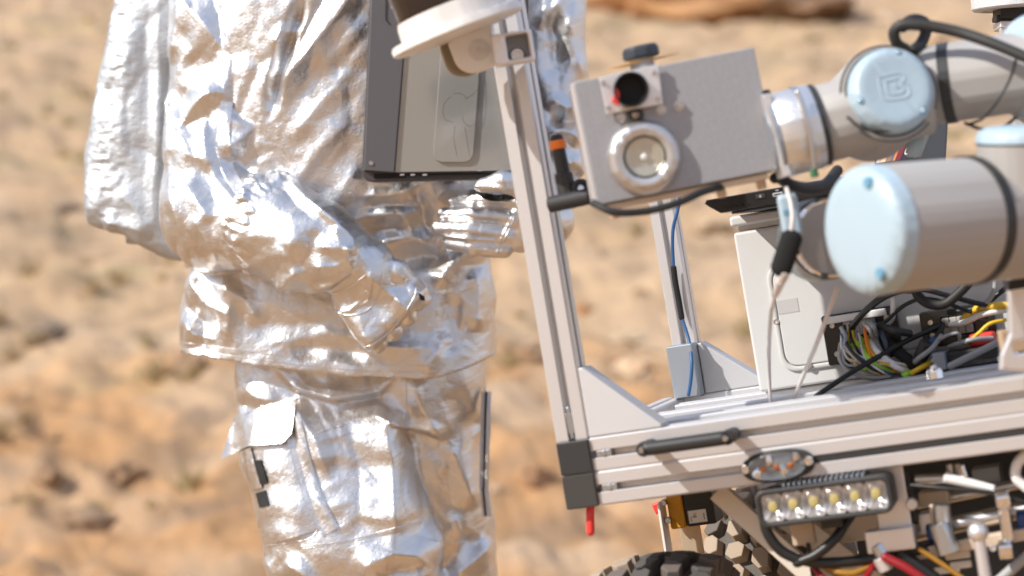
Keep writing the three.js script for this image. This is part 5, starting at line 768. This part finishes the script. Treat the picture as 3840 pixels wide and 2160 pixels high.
// ---------------------------------------------------------------- sensor box at the end of the upper arm
function frameAt(px, py, d, roll, yaw = 0) { const m = new THREE.Matrix4().makeRotationFromEuler(new THREE.Euler(0, yaw, roll, 'ZYX')).setPosition(W(px, py, d)); const inv = m.clone().invert(); return { m, at(x, y, z) { const a = CAM.clone().applyMatrix4(inv), b = W(x, y, 1).applyMatrix4(inv).sub(a); return a.add(b.multiplyScalar((z - a.z) / b.z)); } }; }
{
  const F = frameAt(2245, 770, 2.33, 0.196), at = F.at, w = at(2915, 637, 0).x, h = at(2160, 312, 0).y, c = at(2415, 590, 0);
  const sb = thing('sensor_box', 'grey aluminium box with black camera tube and round lamp on the upper arm', 'sensor box', W(2560, 720, 2.38));
  const P = (n, g, m, l, par = sb) => part(par, n, (Array.isArray(g) ? merge(g) : g).applyMatrix4(F.m), m, l);
  P('body', bx(0.0012, w, 0, h, -0.105, -0.0035, 0.003), M.boxMetal); P('front_plate', bx(0, w + 0.001, 0.0005, h + 0.001, -0.003, 0, 0.0014), M.boxMetal);
  P('side_flange', bx(-0.0035, 0, 0.004, h, -0.10, -0.001, 0.001), M.plateMetal); P('bottom_rail', bx(0.006, w - 0.01, -0.007, -0.0008, -0.06, -0.006, 0.001), M.dustyMetal);
  // lens plate and tube
  const s = shapeOf([[2246, 292], [2468, 240], [2486, 390], [2274, 428]].map(([x, y]) => { const p = at(x, y, 0.009); return [p.x, p.y]; })); P('lens_plate', ext(s, 0.005, 0.0008).translate(0, 0, 0.004), M.plateMetal, 'bright square plate round the camera tube');
  for (const [x, y] of [[2262, 311], [2453, 273], [2281, 405], [2468, 372]]) { const p = at(x, y, 0.009); P('screw', screwHead(V(p.x, p.y, 0.0089), V(0, 0, 1), 0.0028, 0.003), M.steel); }
  const lc = at(2367, 335, 0.02); P('camera_tube', lathe([[0.0172, 0], [0.0185, 0.002], [0.0185, 0.012], [0.0178, 0.0132], [0.0170, 0.0125], [0.0168, 0.002], [0, 0.001]], 56).rotateX(Math.PI / 2).translate(lc.x, lc.y, 0.0092), M.blackMat, 'deep black camera tube');
  P('tube_ring', new THREE.TorusGeometry(0.0184, 0.0008, 8, 56).translate(lc.x, lc.y, 0.0205), M.black); P('camera_glass', new THREE.CircleGeometry(0.0168, 40).translate(lc.x, lc.y, 0.0112), M.blackMat);
  const rt = at(2306, 364, 0.02); P('red_tab', ext(shapeOf([[-0.004, -0.004], [0.003, -0.010], [0.006, 0.004], [0.003, 0.011], [-0.0005, 0.003]]), 0.006, 0.0012).translate(rt.x, rt.y, 0.013), M.red);
  const sl = at(2384, 432, 0.008); P('small_camera', lathe([[0, 0.012], [0.0042, 0.011], [0.0046, 0.008], [0.0075, 0.0085], [0.0088, 0.007], [0.0088, 0]], 32).rotateX(Math.PI / 2).translate(sl.x, sl.y, 0), M.black); P('small_camera_glass', new THREE.SphereGeometry(0.0038, 20, 12).scale(1, 1, 0.5).translate(sl.x, sl.y, 0.0112), mat(lin(0.30, 0.22, 0.15), 0.25, 0.4));
  for (const [x, y, r] of [[2330, 440, 0.005], [2480, 412, 0.0055], [2547, 396, 0.0058]]) { const p = at(x, y, 0.002); P('screw', [screwHead(V(p.x, p.y, 0.0014), V(0, 0, 1), r * 0.66, 0.004), cyl(V(p.x, p.y, 0.0002), V(p.x, p.y, 0.0014), r)], M.steel); }
  // lamp: turned ring, glass
  const lr = 0.0405; const lamp = P('lamp_ring', lathe([[0.0212, 0.002], [0.0220, 0.009], [0.0238, 0.0122], [0.029, 0.0142], [0.034, 0.0128], [0.0385, 0.0085], [lr, 0.004], [lr, 0.0003]], 72).rotateX(Math.PI / 2).translate(c.x, c.y, 0), M.ringMetal, 'turned aluminium ring of the lamp');
  P('lamp_bowl', lathe([[0.003, 0.0025], [0.006, 0.0045], [0.010, 0.0042], [0.0105, 0.0058], [0.0145, 0.0062], [0.015, 0.008], [0.019, 0.0088], [0.0212, 0.0125]], 48).rotateX(Math.PI / 2).translate(c.x, c.y, 0), M.bowl, undefined, sb); P('lamp_bulb', new THREE.SphereGeometry(0.0042, 20, 12).translate(c.x, c.y, 0.006), M.white);
  P('lamp_glass', lathe([[0, 0.0118], [0.012, 0.0114], [0.0205, 0.0102], [0.0213, 0.009]], 48).rotateX(Math.PI / 2).translate(c.x, c.y, 0), M.pane);
  // mushroom button and orange film on top
  const mb = at(2395, 245, -0.045); P('button_neck', cyl(V(mb.x + 0.004, h, -0.045), V(mb.x + 0.004, h + 0.0175, -0.045), 0.0135, 0.0135, 32), M.tubeGrey); P('button_cap', lathe([[0, 0], [0.019, 0.0006], [0.0206, 0.003], [0.0202, 0.010], [0.018, 0.0135], [0, 0.0142]], 48).translate(mb.x + 0.005, h + 0.0165, -0.045), M.navy, 'dark blue mushroom cap');
  P('orange_film', ext(shapeOf([[-0.036, -0.012], [-0.012, -0.016], [0.018, -0.014], [0.045, -0.004], [0.016, 0.012], [-0.020, 0.010]]), 0.0008).rotateX(-Math.PI / 2).rotateZ(0.03).translate(mb.x + 0.002, h + 0.0125, -0.045), M.orangeFilm);
  for (const [x, y] of [[2700, 695], [2850, 668], [2300, 775]]) { const p = at(x, y, -0.03); P('standoff', cyl(V(p.x, -0.006, -0.03), V(p.x, -0.017, -0.03), 0.0052, 0.0052, 8), M.dustyMetal); }
  { const a = at(2890, 420, -0.05); P('connector', bx(w + 0.0005, w + 0.012, 0.050, h * 0.66, -0.07, -0.02, 0.002), M.black); P('connector', bx(w + 0.0005, w + 0.016, 0.012, 0.042, -0.075, -0.03, 0.002), M.black); }
}
// radio aerial with the orange band and its cable, left of the box
{
  const a = W(2132, 752, 2.47), t = thing('aerial', 'short black aerial with an orange band beside the sensor box', 'aerial', a), up = W(2085, 505, 2.47).sub(a).normalize();
  const at = (l) => a.clone().addScaledVector(up, l), L0 = W(2085, 505, 2.47).distanceTo(a), f = (k) => at(L0 * k);
  part(t, 'base', cyl(f(-0.02), f(0.42), 0.0112, 0.0105, 24), M.black); part(t, 'stem', cyl(f(0.4), f(0.80), 0.0082, 0.0074, 24), M.black); part(t, 'band', cyl(f(0.78), f(0.915), 0.0096, 0.0096, 24), M.orange, 'orange band'); part(t, 'tip', cyl(f(0.915), f(1.0), 0.0078, 0.006, 20), M.rubber);
  const b = W(2060, 768, 2.47), c = W(2215, 735, 2.45); part(t, 'bracket', [cyl(b, c, 0.0095, 0.0095, 20)], M.rubber, 'black tube the aerial stands on'); part(t, 'knurled_nut', [cyl(W(2205, 740, 2.45), W(2246, 730, 2.45), 0.0108, 0.0108, 14)], M.black); part(t, 'elbow', new THREE.TorusGeometry(0.0072, 0.0038, 8, 24).translate(...W(2178, 705, 2.46).toArray()), M.black);
}
solo('cable', 'flat black cable sagging below the sensor box', 'cable', tube([W(2225, 762, 2.31), W(2300, 795, 2.3), W(2420, 792, 2.3), W(2540, 762, 2.3), W(2630, 722, 2.31), W(2705, 700, 2.34)], 0.0042, 50, 10), M.blackCable);
solo('cable', 'black cable from the box corner into the laptop', 'cable', [tube([W(2918, 662, 2.41), W(2960, 690, 2.42), W(3020, 705, 2.45), W(3090, 695, 2.49), W(3140, 640, 2.53)], 0.0068, 40, 10), tube([W(2905, 668, 2.405), W(2925, 660, 2.406)], 0.0062, 8, 8)], M.sleeveCable);

// ---------------------------------------------------------------- robot arms
function ringBand(p, dir, r, w, t = 0.001) { return along(lathe([[r, 0], [r + t, 0], [r + t, w], [r, w]], 56).translate(0, -w / 2, 0), p, dir); }
function capGeo(r, h, dome) { return lathe([[0, h], [r * 0.60, h - dome * 0.08], [r * 0.80, h - dome * 0.30], [r * 0.93, h - dome * 0.75], [r * 0.99, h - dome * 1.5], [r, h * 0.3], [r * 0.99, 0], [0, 0]], 72); }
{
  const d = 2.34, q0 = d / 2.5, arm = thing('robot_arm', 'upper grey robot arm with light blue joint caps carrying the sensor box', 'robot arm', W(3880, 300, d));
  const A = W(2925, 508, d), B = W(3330, 400, d), ax = B.clone().sub(A).normalize(), at = (px) => A.clone().addScaledVector(ax, (px - 2925) / 405 * B.distanceTo(A)); 
  part(arm, 'tool_flange', [along(lathe([[0, 0], [0.045, 0], [0.045, 0.004], [0.036, 0.005], [0, 0.005]], 56), at(2898), ax), along(lathe([[0, 0], [0.030, 0], [0.030, 0.010], [0, 0.010]], 40), at(2884), ax)], M.aluDark);
  const fl = part(arm, 'flange_cylinder', [along(lathe([[0, 0], [0.044, 0], [0.0465, 0.003], [0.0465, 0.042], [0.0450, 0.045], [0, 0.045]], 72), at(2912), ax)], M.polished, 'polished silver flange cylinder');
  part(arm, 'flange_plate', bx(-0.004, 0.004, -0.045, 0.046, -0.03, 0.03, 0.001).applyMatrix4(frameOf(at(2902), ax, V(-ax.y, ax.x, 0))), M.plateMetal);
  part(arm, 'clamp_strip', [ringBand(at(3010), ax, 0.0466, 0.005, 0.0018)], M.steel); 
  part(arm, 'seal_ring', ringBand(at(3062), ax, 0.042, 0.010, 0.0035), M.black, 'black ring between flange and wrist'); part(arm, 'wrist', along(lathe([[0, 0], [0.041, 0], [0.0425, 0.003], [0.0425, 0.07], [0.041, 0.12], [0, 0.12]], 72), at(3066), ax), M.tubeGrey);
  const jz = V(0.10, 0.17, 1).normalize(), J = W(3306, 375, 2.34); 
  part(arm, 'joint', [along(lathe([[0, -0.07], [0.045, -0.07], [0.0545, -0.062], [0.0545, 0.022], [0.0525, 0.028], [0.0495, 0.0295], [0, 0.0295]], 72), J, jz)], M.tubeGrey, 'grey elbow housing'); part(arm, 'joint_seam', [along(new THREE.TorusGeometry(0.0532, 0.0007, 8, 72).rotateX(Math.PI / 2).translate(0, 0.0285, 0), J, jz), along(new THREE.TorusGeometry(0.0478, 0.0011, 8, 72).rotateX(Math.PI / 2).translate(0, 0.0315, 0), J, jz)], M.black);
  const C = J.clone().addScaledVector(jz, 0.031), cap = part(arm, 'joint_cap', along(lathe([[0, 0.0205], [0.030, 0.0207], [0.0365, 0.0215], [0.0415, 0.0195], [0.0455, 0.013], [0.0468, 0.006], [0.0468, 0.0004], [0, 0.0004]], 80), C, jz), M.blue, 'light blue cap with the embossed maker mark');
  { // the embossed mark and three screws in their recesses
    const u = V(Math.cos(0.19), Math.sin(0.19), 0), fm = frameOf(C.clone().addScaledVector(jz, 0.0206), u.clone().sub(jz.clone().multiplyScalar(u.dot(jz))), UPY.clone().sub(jz.clone().multiplyScalar(UPY.dot(jz))));
    const st = (pts) => tube(pts.map(([x, y]) => V(x, y, -0.0002)), 0.0011, pts.length * 12, 6, 0.2);
    part(cap, 'embossed_mark', [st([[-0.015, 0.014], [-0.0155, -0.006], [-0.013, -0.011], [-0.008, -0.0125], [0.010, -0.0125], [0.0145, -0.010], [0.0155, -0.005], [0.0155, 0.001]]), st([[-0.015, 0.014], [0.009, 0.0145], [0.013, 0.011], [0.013, 0.007], [0.009, 0.0045], [0.0155, 0.001]]), st([[-0.0085, 0.0085], [-0.0085, -0.004], [-0.006, -0.0065], [0.007, -0.0065], [0.0095, -0.004], [0.009, -0.001], [0.001, 0.001], [0.001, 0.0045]]), st([[-0.0085, 0.0085], [0.005, 0.0092]])].map((g) => g.applyMatrix4(fm)), M.blue);
    for (const a of [1.25, 3.35, 5.42]) part(cap, 'cap_screw', [cyl(V(Math.cos(a) * 0.0392, Math.sin(a) * 0.0392, -0.003), V(Math.cos(a) * 0.0392, Math.sin(a) * 0.0392, 0.0011), 0.0036)].map((g) => g.applyMatrix4(fm)), M.blueDeep);
    for (const a of [1.25, 3.35, 5.42]) part(cap, 'screw_head', [cyl(V(Math.cos(a) * 0.0392, Math.sin(a) * 0.0392, 0.0008), V(Math.cos(a) * 0.0392, Math.sin(a) * 0.0392, 0.0016), 0.0018)].map((g) => g.applyMatrix4(fm)), M.steel);
  }
  const T0 = W(3380, 338, 2.38), T1 = W(3840, 268, 2.34), tx = T1.clone().sub(T0).normalize(), tl = T0.distanceTo(T1), tp = (px) => T0.clone().addScaledVector(tx, (px - 3380) / 460 * tl);
  part(arm, 'forearm_tube', along(lathe([[0, 0], [0.0435, 0], [0.0435, tl + 0.02], [0, tl + 0.02]], 72), T0, tx), M.tubeGrey); part(arm, 'rubber_band', ringBand(tp(3556), tx, 0.0436, 0.0115, 0.0012), M.black);
  part(arm, 'elbow_cap', along(capGeo(0.060, 0.03, 0.016), tp(3905).add(V(0, 0.002, 0)), tx.clone().negate().add(V(0, 0, 0.75)).normalize()), M.blue, 'light blue joint cap at the frame edge'); part(arm, 'elbow_housing', along(lathe([[0, 0], [0.054, 0], [0.054, 0.1], [0, 0.1]], 64), tp(3890), V(0.3, 0, -1).normalize()), M.tubeGrey); { const s0 = tp(3990).add(V(0.03, 0, -0.11)), s1 = toW(V(toL(s0).x, 0.082, toL(s0).z)); part(arm, 'shoulder_column', [cyl(s1, s0, 0.052, 0.048, 40)], M.tubeGrey); }
  part(arm, 'clip', [along(new THREE.SphereGeometry(0.009, 20, 14).scale(1, 1.6, 0.7), W(3432, 545, 2.37), V(0.5, 0.8, 0))], M.blue);
  // zip ties hugging the joint
  const tie = (pts, r) => tube(pts.map(([x, y, dd]) => W(x, y, dd)), r, 50, 7);
  part(arm, 'zip_tie', [tie([[3180, 440, 2.295], [3230, 480, 2.29], [3310, 492, 2.29], [3390, 480, 2.295], [3440, 470, 2.31]], 0.0017), tie([[3488, 340, 2.295], [3462, 420, 2.295], [3440, 470, 2.31]], 0.0017), tie([[3810, 225, 2.28], [3790, 290, 2.29], [3740, 380, 2.295], [3690, 440, 2.31], [3630, 468, 2.34]], 0.0016), tie([[3620, 462, 2.34], [3690, 486, 2.33], [3760, 475, 2.33], [3810, 440, 2.34]], 0.0018)], M.black);
}
solo('cable', 'thick black braided cable looping over the upper robot arm', 'cable', [tube([W(3395, 185, 2.34), W(3362, 160, 2.33), W(3353, 120, 2.325), W(3378, 96, 2.32), W(3430, 92, 2.315), W(3500, 100, 2.31), W(3600, 122, 2.3), W(3720, 162, 2.28), W(3860, 220, 2.26)], 0.0062, 90, 12), tube([W(3385, 100, 2.35), W(3425, 74, 2.355), W(3468, 88, 2.36), W(3470, 125, 2.365), W(3452, 165, 2.36), W(3425, 190, 2.35)], 0.0066, 50, 12)], M.sleeveCable);
solo('cable', 'thin black cable lying along the left of the upper arm wrist', 'cable', [tube([W(2990, 345, 2.29), W(3015, 420, 2.287), W(3038, 520, 2.287), W(3052, 630, 2.295)], 0.0030, 40, 8)], M.steel);
solo('cable_end', 'green tip of the thin cable below the silver flange', 'cable end', cyl(W(3050, 632, 2.295), W(3056, 665, 2.295), 0.0042, 0.0046, 16), mat(lin(0.03, 0.13, 0.05), 0.6));
{ // lower arm
  const arm = thing('robot_arm', 'lower grey robot arm with wide tube and large pale blue end cap', 'robot arm', W(3900, 900, 2.3));
  const ax = V(0.87, 0.088, -0.47).normalize(), C = W(3275, 862, 2.165), r = 0.0655, ny = ax.clone().negate();
  part(arm, 'upper_arm_tube', along(lathe([[0, 0], [r - 0.0005, 0], [r, 0.002], [r, 0.34], [0, 0.34]], 96), C, ax), M.tubeGrey); part(arm, 'rubber_band', ringBand(C.clone().addScaledVector(ax, 0.124), ax, r + 0.0002, 0.0115, 0.0014), M.black);
  const cap = part(arm, 'end_cap', along(lathe([[0, 0.0195], [r * 0.66, 0.0192], [r * 0.84, 0.0178], [r * 0.94, 0.0140], [r * 0.992, 0.0085], [r * 1.015, 0.002], [r * 1.01, -0.004], [r * 0.97, -0.0055], [0, -0.0055]], 96), C, ny), M.blue, 'pale blue end cap');
  const fm = frameOf(C, ax.clone().cross(UPY).normalize(), UPY), notch = (a, rr, y) => { const u = V(-Math.cos(a) * rr, Math.sin(a) * rr, 0), o = C.clone().addScaledVector(ny, y); const side = ax.clone().cross(UPY).normalize(), up = side.clone().cross(ax).normalize(); return o.addScaledVector(side, Math.cos(a) * rr).addScaledVector(up, Math.sin(a) * rr); };
  for (const [a, dy] of [[1.15, 0.0182], [-0.95, 0.0182]]) part(cap, 'screw_recess', along(lathe([[0, 0.004], [0.0055, 0.004], [0.0065, 0], [0, 0]], 24), notch(a, r * 0.8, dy - 0.0012), ny), M.blueDeep);
  // second lid at the right, seen edge on
  const lidC = W(3850, 528, 2.22), up = V(-0.05, 1, 0.12).normalize(); part(arm, 'side_lid', along(lathe([[0, 0.016], [0.040, 0.0155], [0.048, 0.012], [0.052, 0.005], [0.052, 0], [0, 0]], 72), lidC, up), M.blue, 'pale blue lid seen from its edge'); part(arm, 'side_housing', along(lathe([[0, 0], [0.050, 0], [0.051, 0.05], [0, 0.05]], 64), lidC.clone().addScaledVector(up, -0.052), up), M.tubeGrey); part(arm, 'lid_seam', along(new THREE.TorusGeometry(0.0512, 0.0012, 8, 64).rotateX(Math.PI / 2), lidC.clone().addScaledVector(up, -0.0008), up), M.black);
  // bracket at the right edge that carries the arm
  const F = frameAt(3760, 1060, 2.34, 0.165), P = (n, g, m, l) => part(arm, n, (Array.isArray(g) ? merge(g) : g).applyMatrix4(F.m), m, l), A = (x, y) => F.at(x, y, 0);
  const s = shapeOf([[3770, 1045], [3920, 1020], [3920, 1400], [3742, 1385], [3745, 1330], [3778, 1250]].map(([x, y]) => { const p = A(x, y); return [p.x, p.y]; })); const h0 = A(3792, 1315), h1 = A(3900, 1270); s.holes.push(roundRect(h0.x, h0.y - 0.004, h1.x, h1.y + 0.002, 0.006));
  P('mounting_bracket', ext(s, 0.012, 0.003), M.plateMetal, 'cast bracket with an oval hole at the frame edge'); P('bracket_core', bx(A(3785, 1300).x, A(3920, 1300).x, A(3800, 1330).y, A(3800, 1240).y, -0.05, -0.03), M.tan); P('bracket_gap', bx(A(3770, 1080).x, A(3920, 1060).x, A(3770, 1090).y, A(3770, 1052).y, -0.01, 0.0135, 0.001), M.rubber);
}
{ // wrist behind the end cap: grey joint with a steel ring and a glass face
  const ax = V(0.28, 0.05, 0.96).normalize(), C = W(3112, 892, 2.36), r = 0.0435, w = thing('arm_wrist', 'grey wrist joint with a steel ring and glass face behind the pale blue end cap', 'wrist joint', W(3120, 1040, 2.44));
  part(w, 'housing', along(lathe([[0, -0.045], [r * 0.96, -0.045], [r, -0.042], [r, -0.004], [r * 0.97, 0], [0, 0]], 72), C, ax), M.tubeGrey); part(w, 'steel_ring', along(lathe([[r * 0.90, -0.002], [r * 0.90, 0.003], [r * 0.95, 0.0045], [r * 1.01, 0.003], [r * 1.015, -0.006], [r * 0.95, -0.006]], 80), C, ax), M.chrome, 'polished ring'); part(w, 'dark_seam', along(new THREE.TorusGeometry(r * 1.0, 0.001, 8, 72).rotateX(Math.PI / 2).translate(0, -0.009, 0), C, ax), M.black);
  const bowl = [[0.002, -0.006]]; for (let i = 1; i < 9; i++) bowl.push([i * r * 0.1, -0.006 + i * 0.0005 + (i % 2) * 0.0008]); bowl.push([r * 0.9, -0.001]); part(w, 'inner_face', along(lathe(bowl, 64), C, ax), mat(lin(0.66, 0.63, 0.58), 0.35, 0.55)); part(w, 'glass', along(lathe([[0, 0.0025], [r * 0.5, 0.0023], [r * 0.88, 0.0012]], 48), C, ax), M.pane);
  const back = C.clone().addScaledVector(ax, -0.05); part(w, 'blue_collar', along(lathe([[r * 1.0, -0.008], [r * 1.06, -0.006], [r * 1.06, 0.006], [r * 1.0, 0.008]], 72), C.clone().addScaledVector(ax, -0.034), ax), M.blue);
  part(w, 'blue_clip', bx(-0.011, 0.011, -0.024, 0.024, -0.006, 0.006, 0.0055).applyMatrix4(frameOf(W(2962, 808, 2.33), V(0.98, 0.18, 0), V(0.03, 1, 0))), M.blue, 'blue clip at the upper left'); part(w, 'clip_slot', bx(-0.004, 0.004, -0.003, 0.003, 0.0058, 0.0066, 0.0003).applyMatrix4(frameOf(W(2949, 797, 2.33), V(0.98, 0.18, 0), V(0.03, 1, 0))), M.blueDeep);
  part(w, 'zip_tie', [along(new THREE.TorusGeometry(r * 1.02, 0.0011, 6, 72).rotateX(Math.PI / 2).translate(0, -0.005, 0), C, ax), bx(-0.004, 0.004, -0.004, 0.004, -0.003, 0.003, 0.001).translate(...W(3092, 1036, 2.352).toArray())], M.black);
}
// ---------------------------------------------------------------- drum with the white rim on the front post, and the head at the top right
{
  const d = 2.4, C = W(1715, 112, d), up = V(-0.375, 0.90, 0.22).normalize(), s = thing('drum_sensor', 'black drum sensor with a wide white rim on a tilting bracket of the front post', 'sensor', W(1790, 250, 2.45));
  up.set(-0.36, 0.915, 0.05).normalize();
  part(s, 'rim', along(lathe([[0, -0.005], [0.0755, -0.005], [0.0775, -0.003], [0.0775, 0.003], [0.0755, 0.0055], [0, 0.0055]], 96), C, up), M.whiteDisc, 'wide white rim'); 
  part(s, 'collar', along(lathe([[0, 0.0057], [0.0635, 0.0057], [0.0625, 0.022], [0.061, 0.0275], [0, 0.0275]], 80), C, up), M.whiteDisc, 'pale collar'); part(s, 'drum', along(lathe([[0, 0.0277], [0.0590, 0.0277], [0.0590, 0.105], [0.055, 0.112], [0, 0.112]], 80), C, up), mat(lin(0.02, 0.012, 0.009), 0.3));
  const fm = frameAt(1690, 265, 2.46, 0.16), P = (n, g, m, l) => part(s, n, (Array.isArray(g) ? merge(g) : g).applyMatrix4(fm.m), m, l), A = (x, y, z = 0) => fm.at(x, y, z);
  const hp = A(1798, 190), sh = new THREE.Shape(); sh.moveTo(hp.x - 0.034, hp.y + 0.012); sh.lineTo(hp.x - 0.030, hp.y - 0.008); sh.quadraticCurveTo(hp.x - 0.026, hp.y - 0.024, hp.x - 0.006, hp.y - 0.025); sh.lineTo(hp.x + 0.010, hp.y - 0.022); sh.quadraticCurveTo(hp.x + 0.020, hp.y - 0.02, hp.x + 0.021, hp.y - 0.008); sh.lineTo(hp.x + 0.021, hp.y + 0.03); sh.lineTo(hp.x - 0.03, hp.y + 0.03); sh.closePath();
  P('hinge_cheek', ext(sh, 0.012, 0.004).translate(0, 0, -0.004), M.plateMetal, 'rounded hinge cheek'); P('hinge_cheek', ext(sh, 0.012, 0.004).translate(-0.012, 0, -0.026), mat(lin(0.28, 0.24, 0.18), 0.6, 0.5)); P('hinge_pin', [lathe([[0.012, 0], [0.0125, 0.002], [0.0105, 0.0025], [0.006, 0.0018], [0.006, 0.003], [0.003, 0.003], [0.0026, 0.001], [0, 0.001]], 40).rotateX(Math.PI / 2).translate(hp.x, hp.y, 0.0078)], M.alu);
  const b0 = A(1858, 262), b1 = A(1990, 125), o = roundRect(b0.x, b0.y, b1.x, b1.y, 0.003), w0 = A(1908, 240), w1 = A(1975, 140); o.holes.push(roundRect(w0.x, w0.y, w1.x, w1.y, 0.002)); P('post_clamp', ext(o, 0.03, 0.002).translate(0, 0, 0.015), M.plateMetal, 'open box clamp on the post'); P('clamp_back', bx(w0.x - 0.002, w1.x + 0.002, w0.y - 0.002, w1.y + 0.002, 0.0155, 0.018), M.aluDark); const ws = A(1940, 205, 0.03); P('clamp_screw', [screwHead(V(ws.x, ws.y, 0.0185), V(0, 0, 1), 0.009, 0.008)], M.steel); P('hinge_link', bx(hp.x + 0.015, b0.x + 0.004, hp.y - 0.018, hp.y + 0.022, -0.010, 0.010), M.plateMetal);
}
{
  const d = 2.95, t = thing('mast_head', 'silver round head on a black block and aluminium mast at the top right corner', 'sensor head', W(3830, 260, d));
  const up = V(-0.04, 1, 0.0).normalize(); part(t, 'round_head', along(lathe([[0, 0], [0.068, 0], [0.070, 0.002], [0.070, 0.06], [0, 0.06]], 80), W(3838, 30, d), V(-0.06, 1, 0.05)), M.aluPaint); part(t, 'head_rim', along(lathe([[0.055, -0.001], [0.066, -0.001], [0.066, 0.002]], 64), W(3838, 30, d), V(-0.06, 1, 0.05)), M.cream);
  const A = (x, y) => W(x, y, d), box = (x0, y0, x1, y1, z, dep, r = 0.002) => { const a = A(x0, y0), b = A(x1, y1); return bx(a.x, b.x, b.y, a.y, 3.4 - d + z - dep, 3.4 - d + z, r); };
  part(t, 'motor_block', [box(3740, 25, 3860, 76, 0.02, 0.05), box(3728, 60, 3752, 82, 0.015, 0.03)], M.black); part(t, 'top_plate', box(3738, 84, 3880, 112, 0.02, 0.045), M.alu); 
  const leg = (x0, y0, x1, y1, z) => { const a = A(x0, y0), b = A(x1, y1); a.z += z; b.z += z; return along(new RoundedBoxGeometry(0.007, a.distanceTo(b), 0.012, 2, 0.001), a.clone().add(b).multiplyScalar(0.5), a.clone().sub(b)); };
  part(t, 'mast_leg', leg(3750, 110, 3935, 1330, 0.012), M.alu); part(t, 'mast_leg', leg(3834, 105, 4015, 1320, -0.01), M.alu); part(t, 'mast_leg', leg(3806, 110, 3985, 1325, -0.02), M.aluDark); part(t, 'mast_wire', tube([A(3812, 80), A(3818, 110), A(3806, 140), A(3815, 180)], 0.002, 20, 6), M.black);
}
renderer.render(scene, camera);
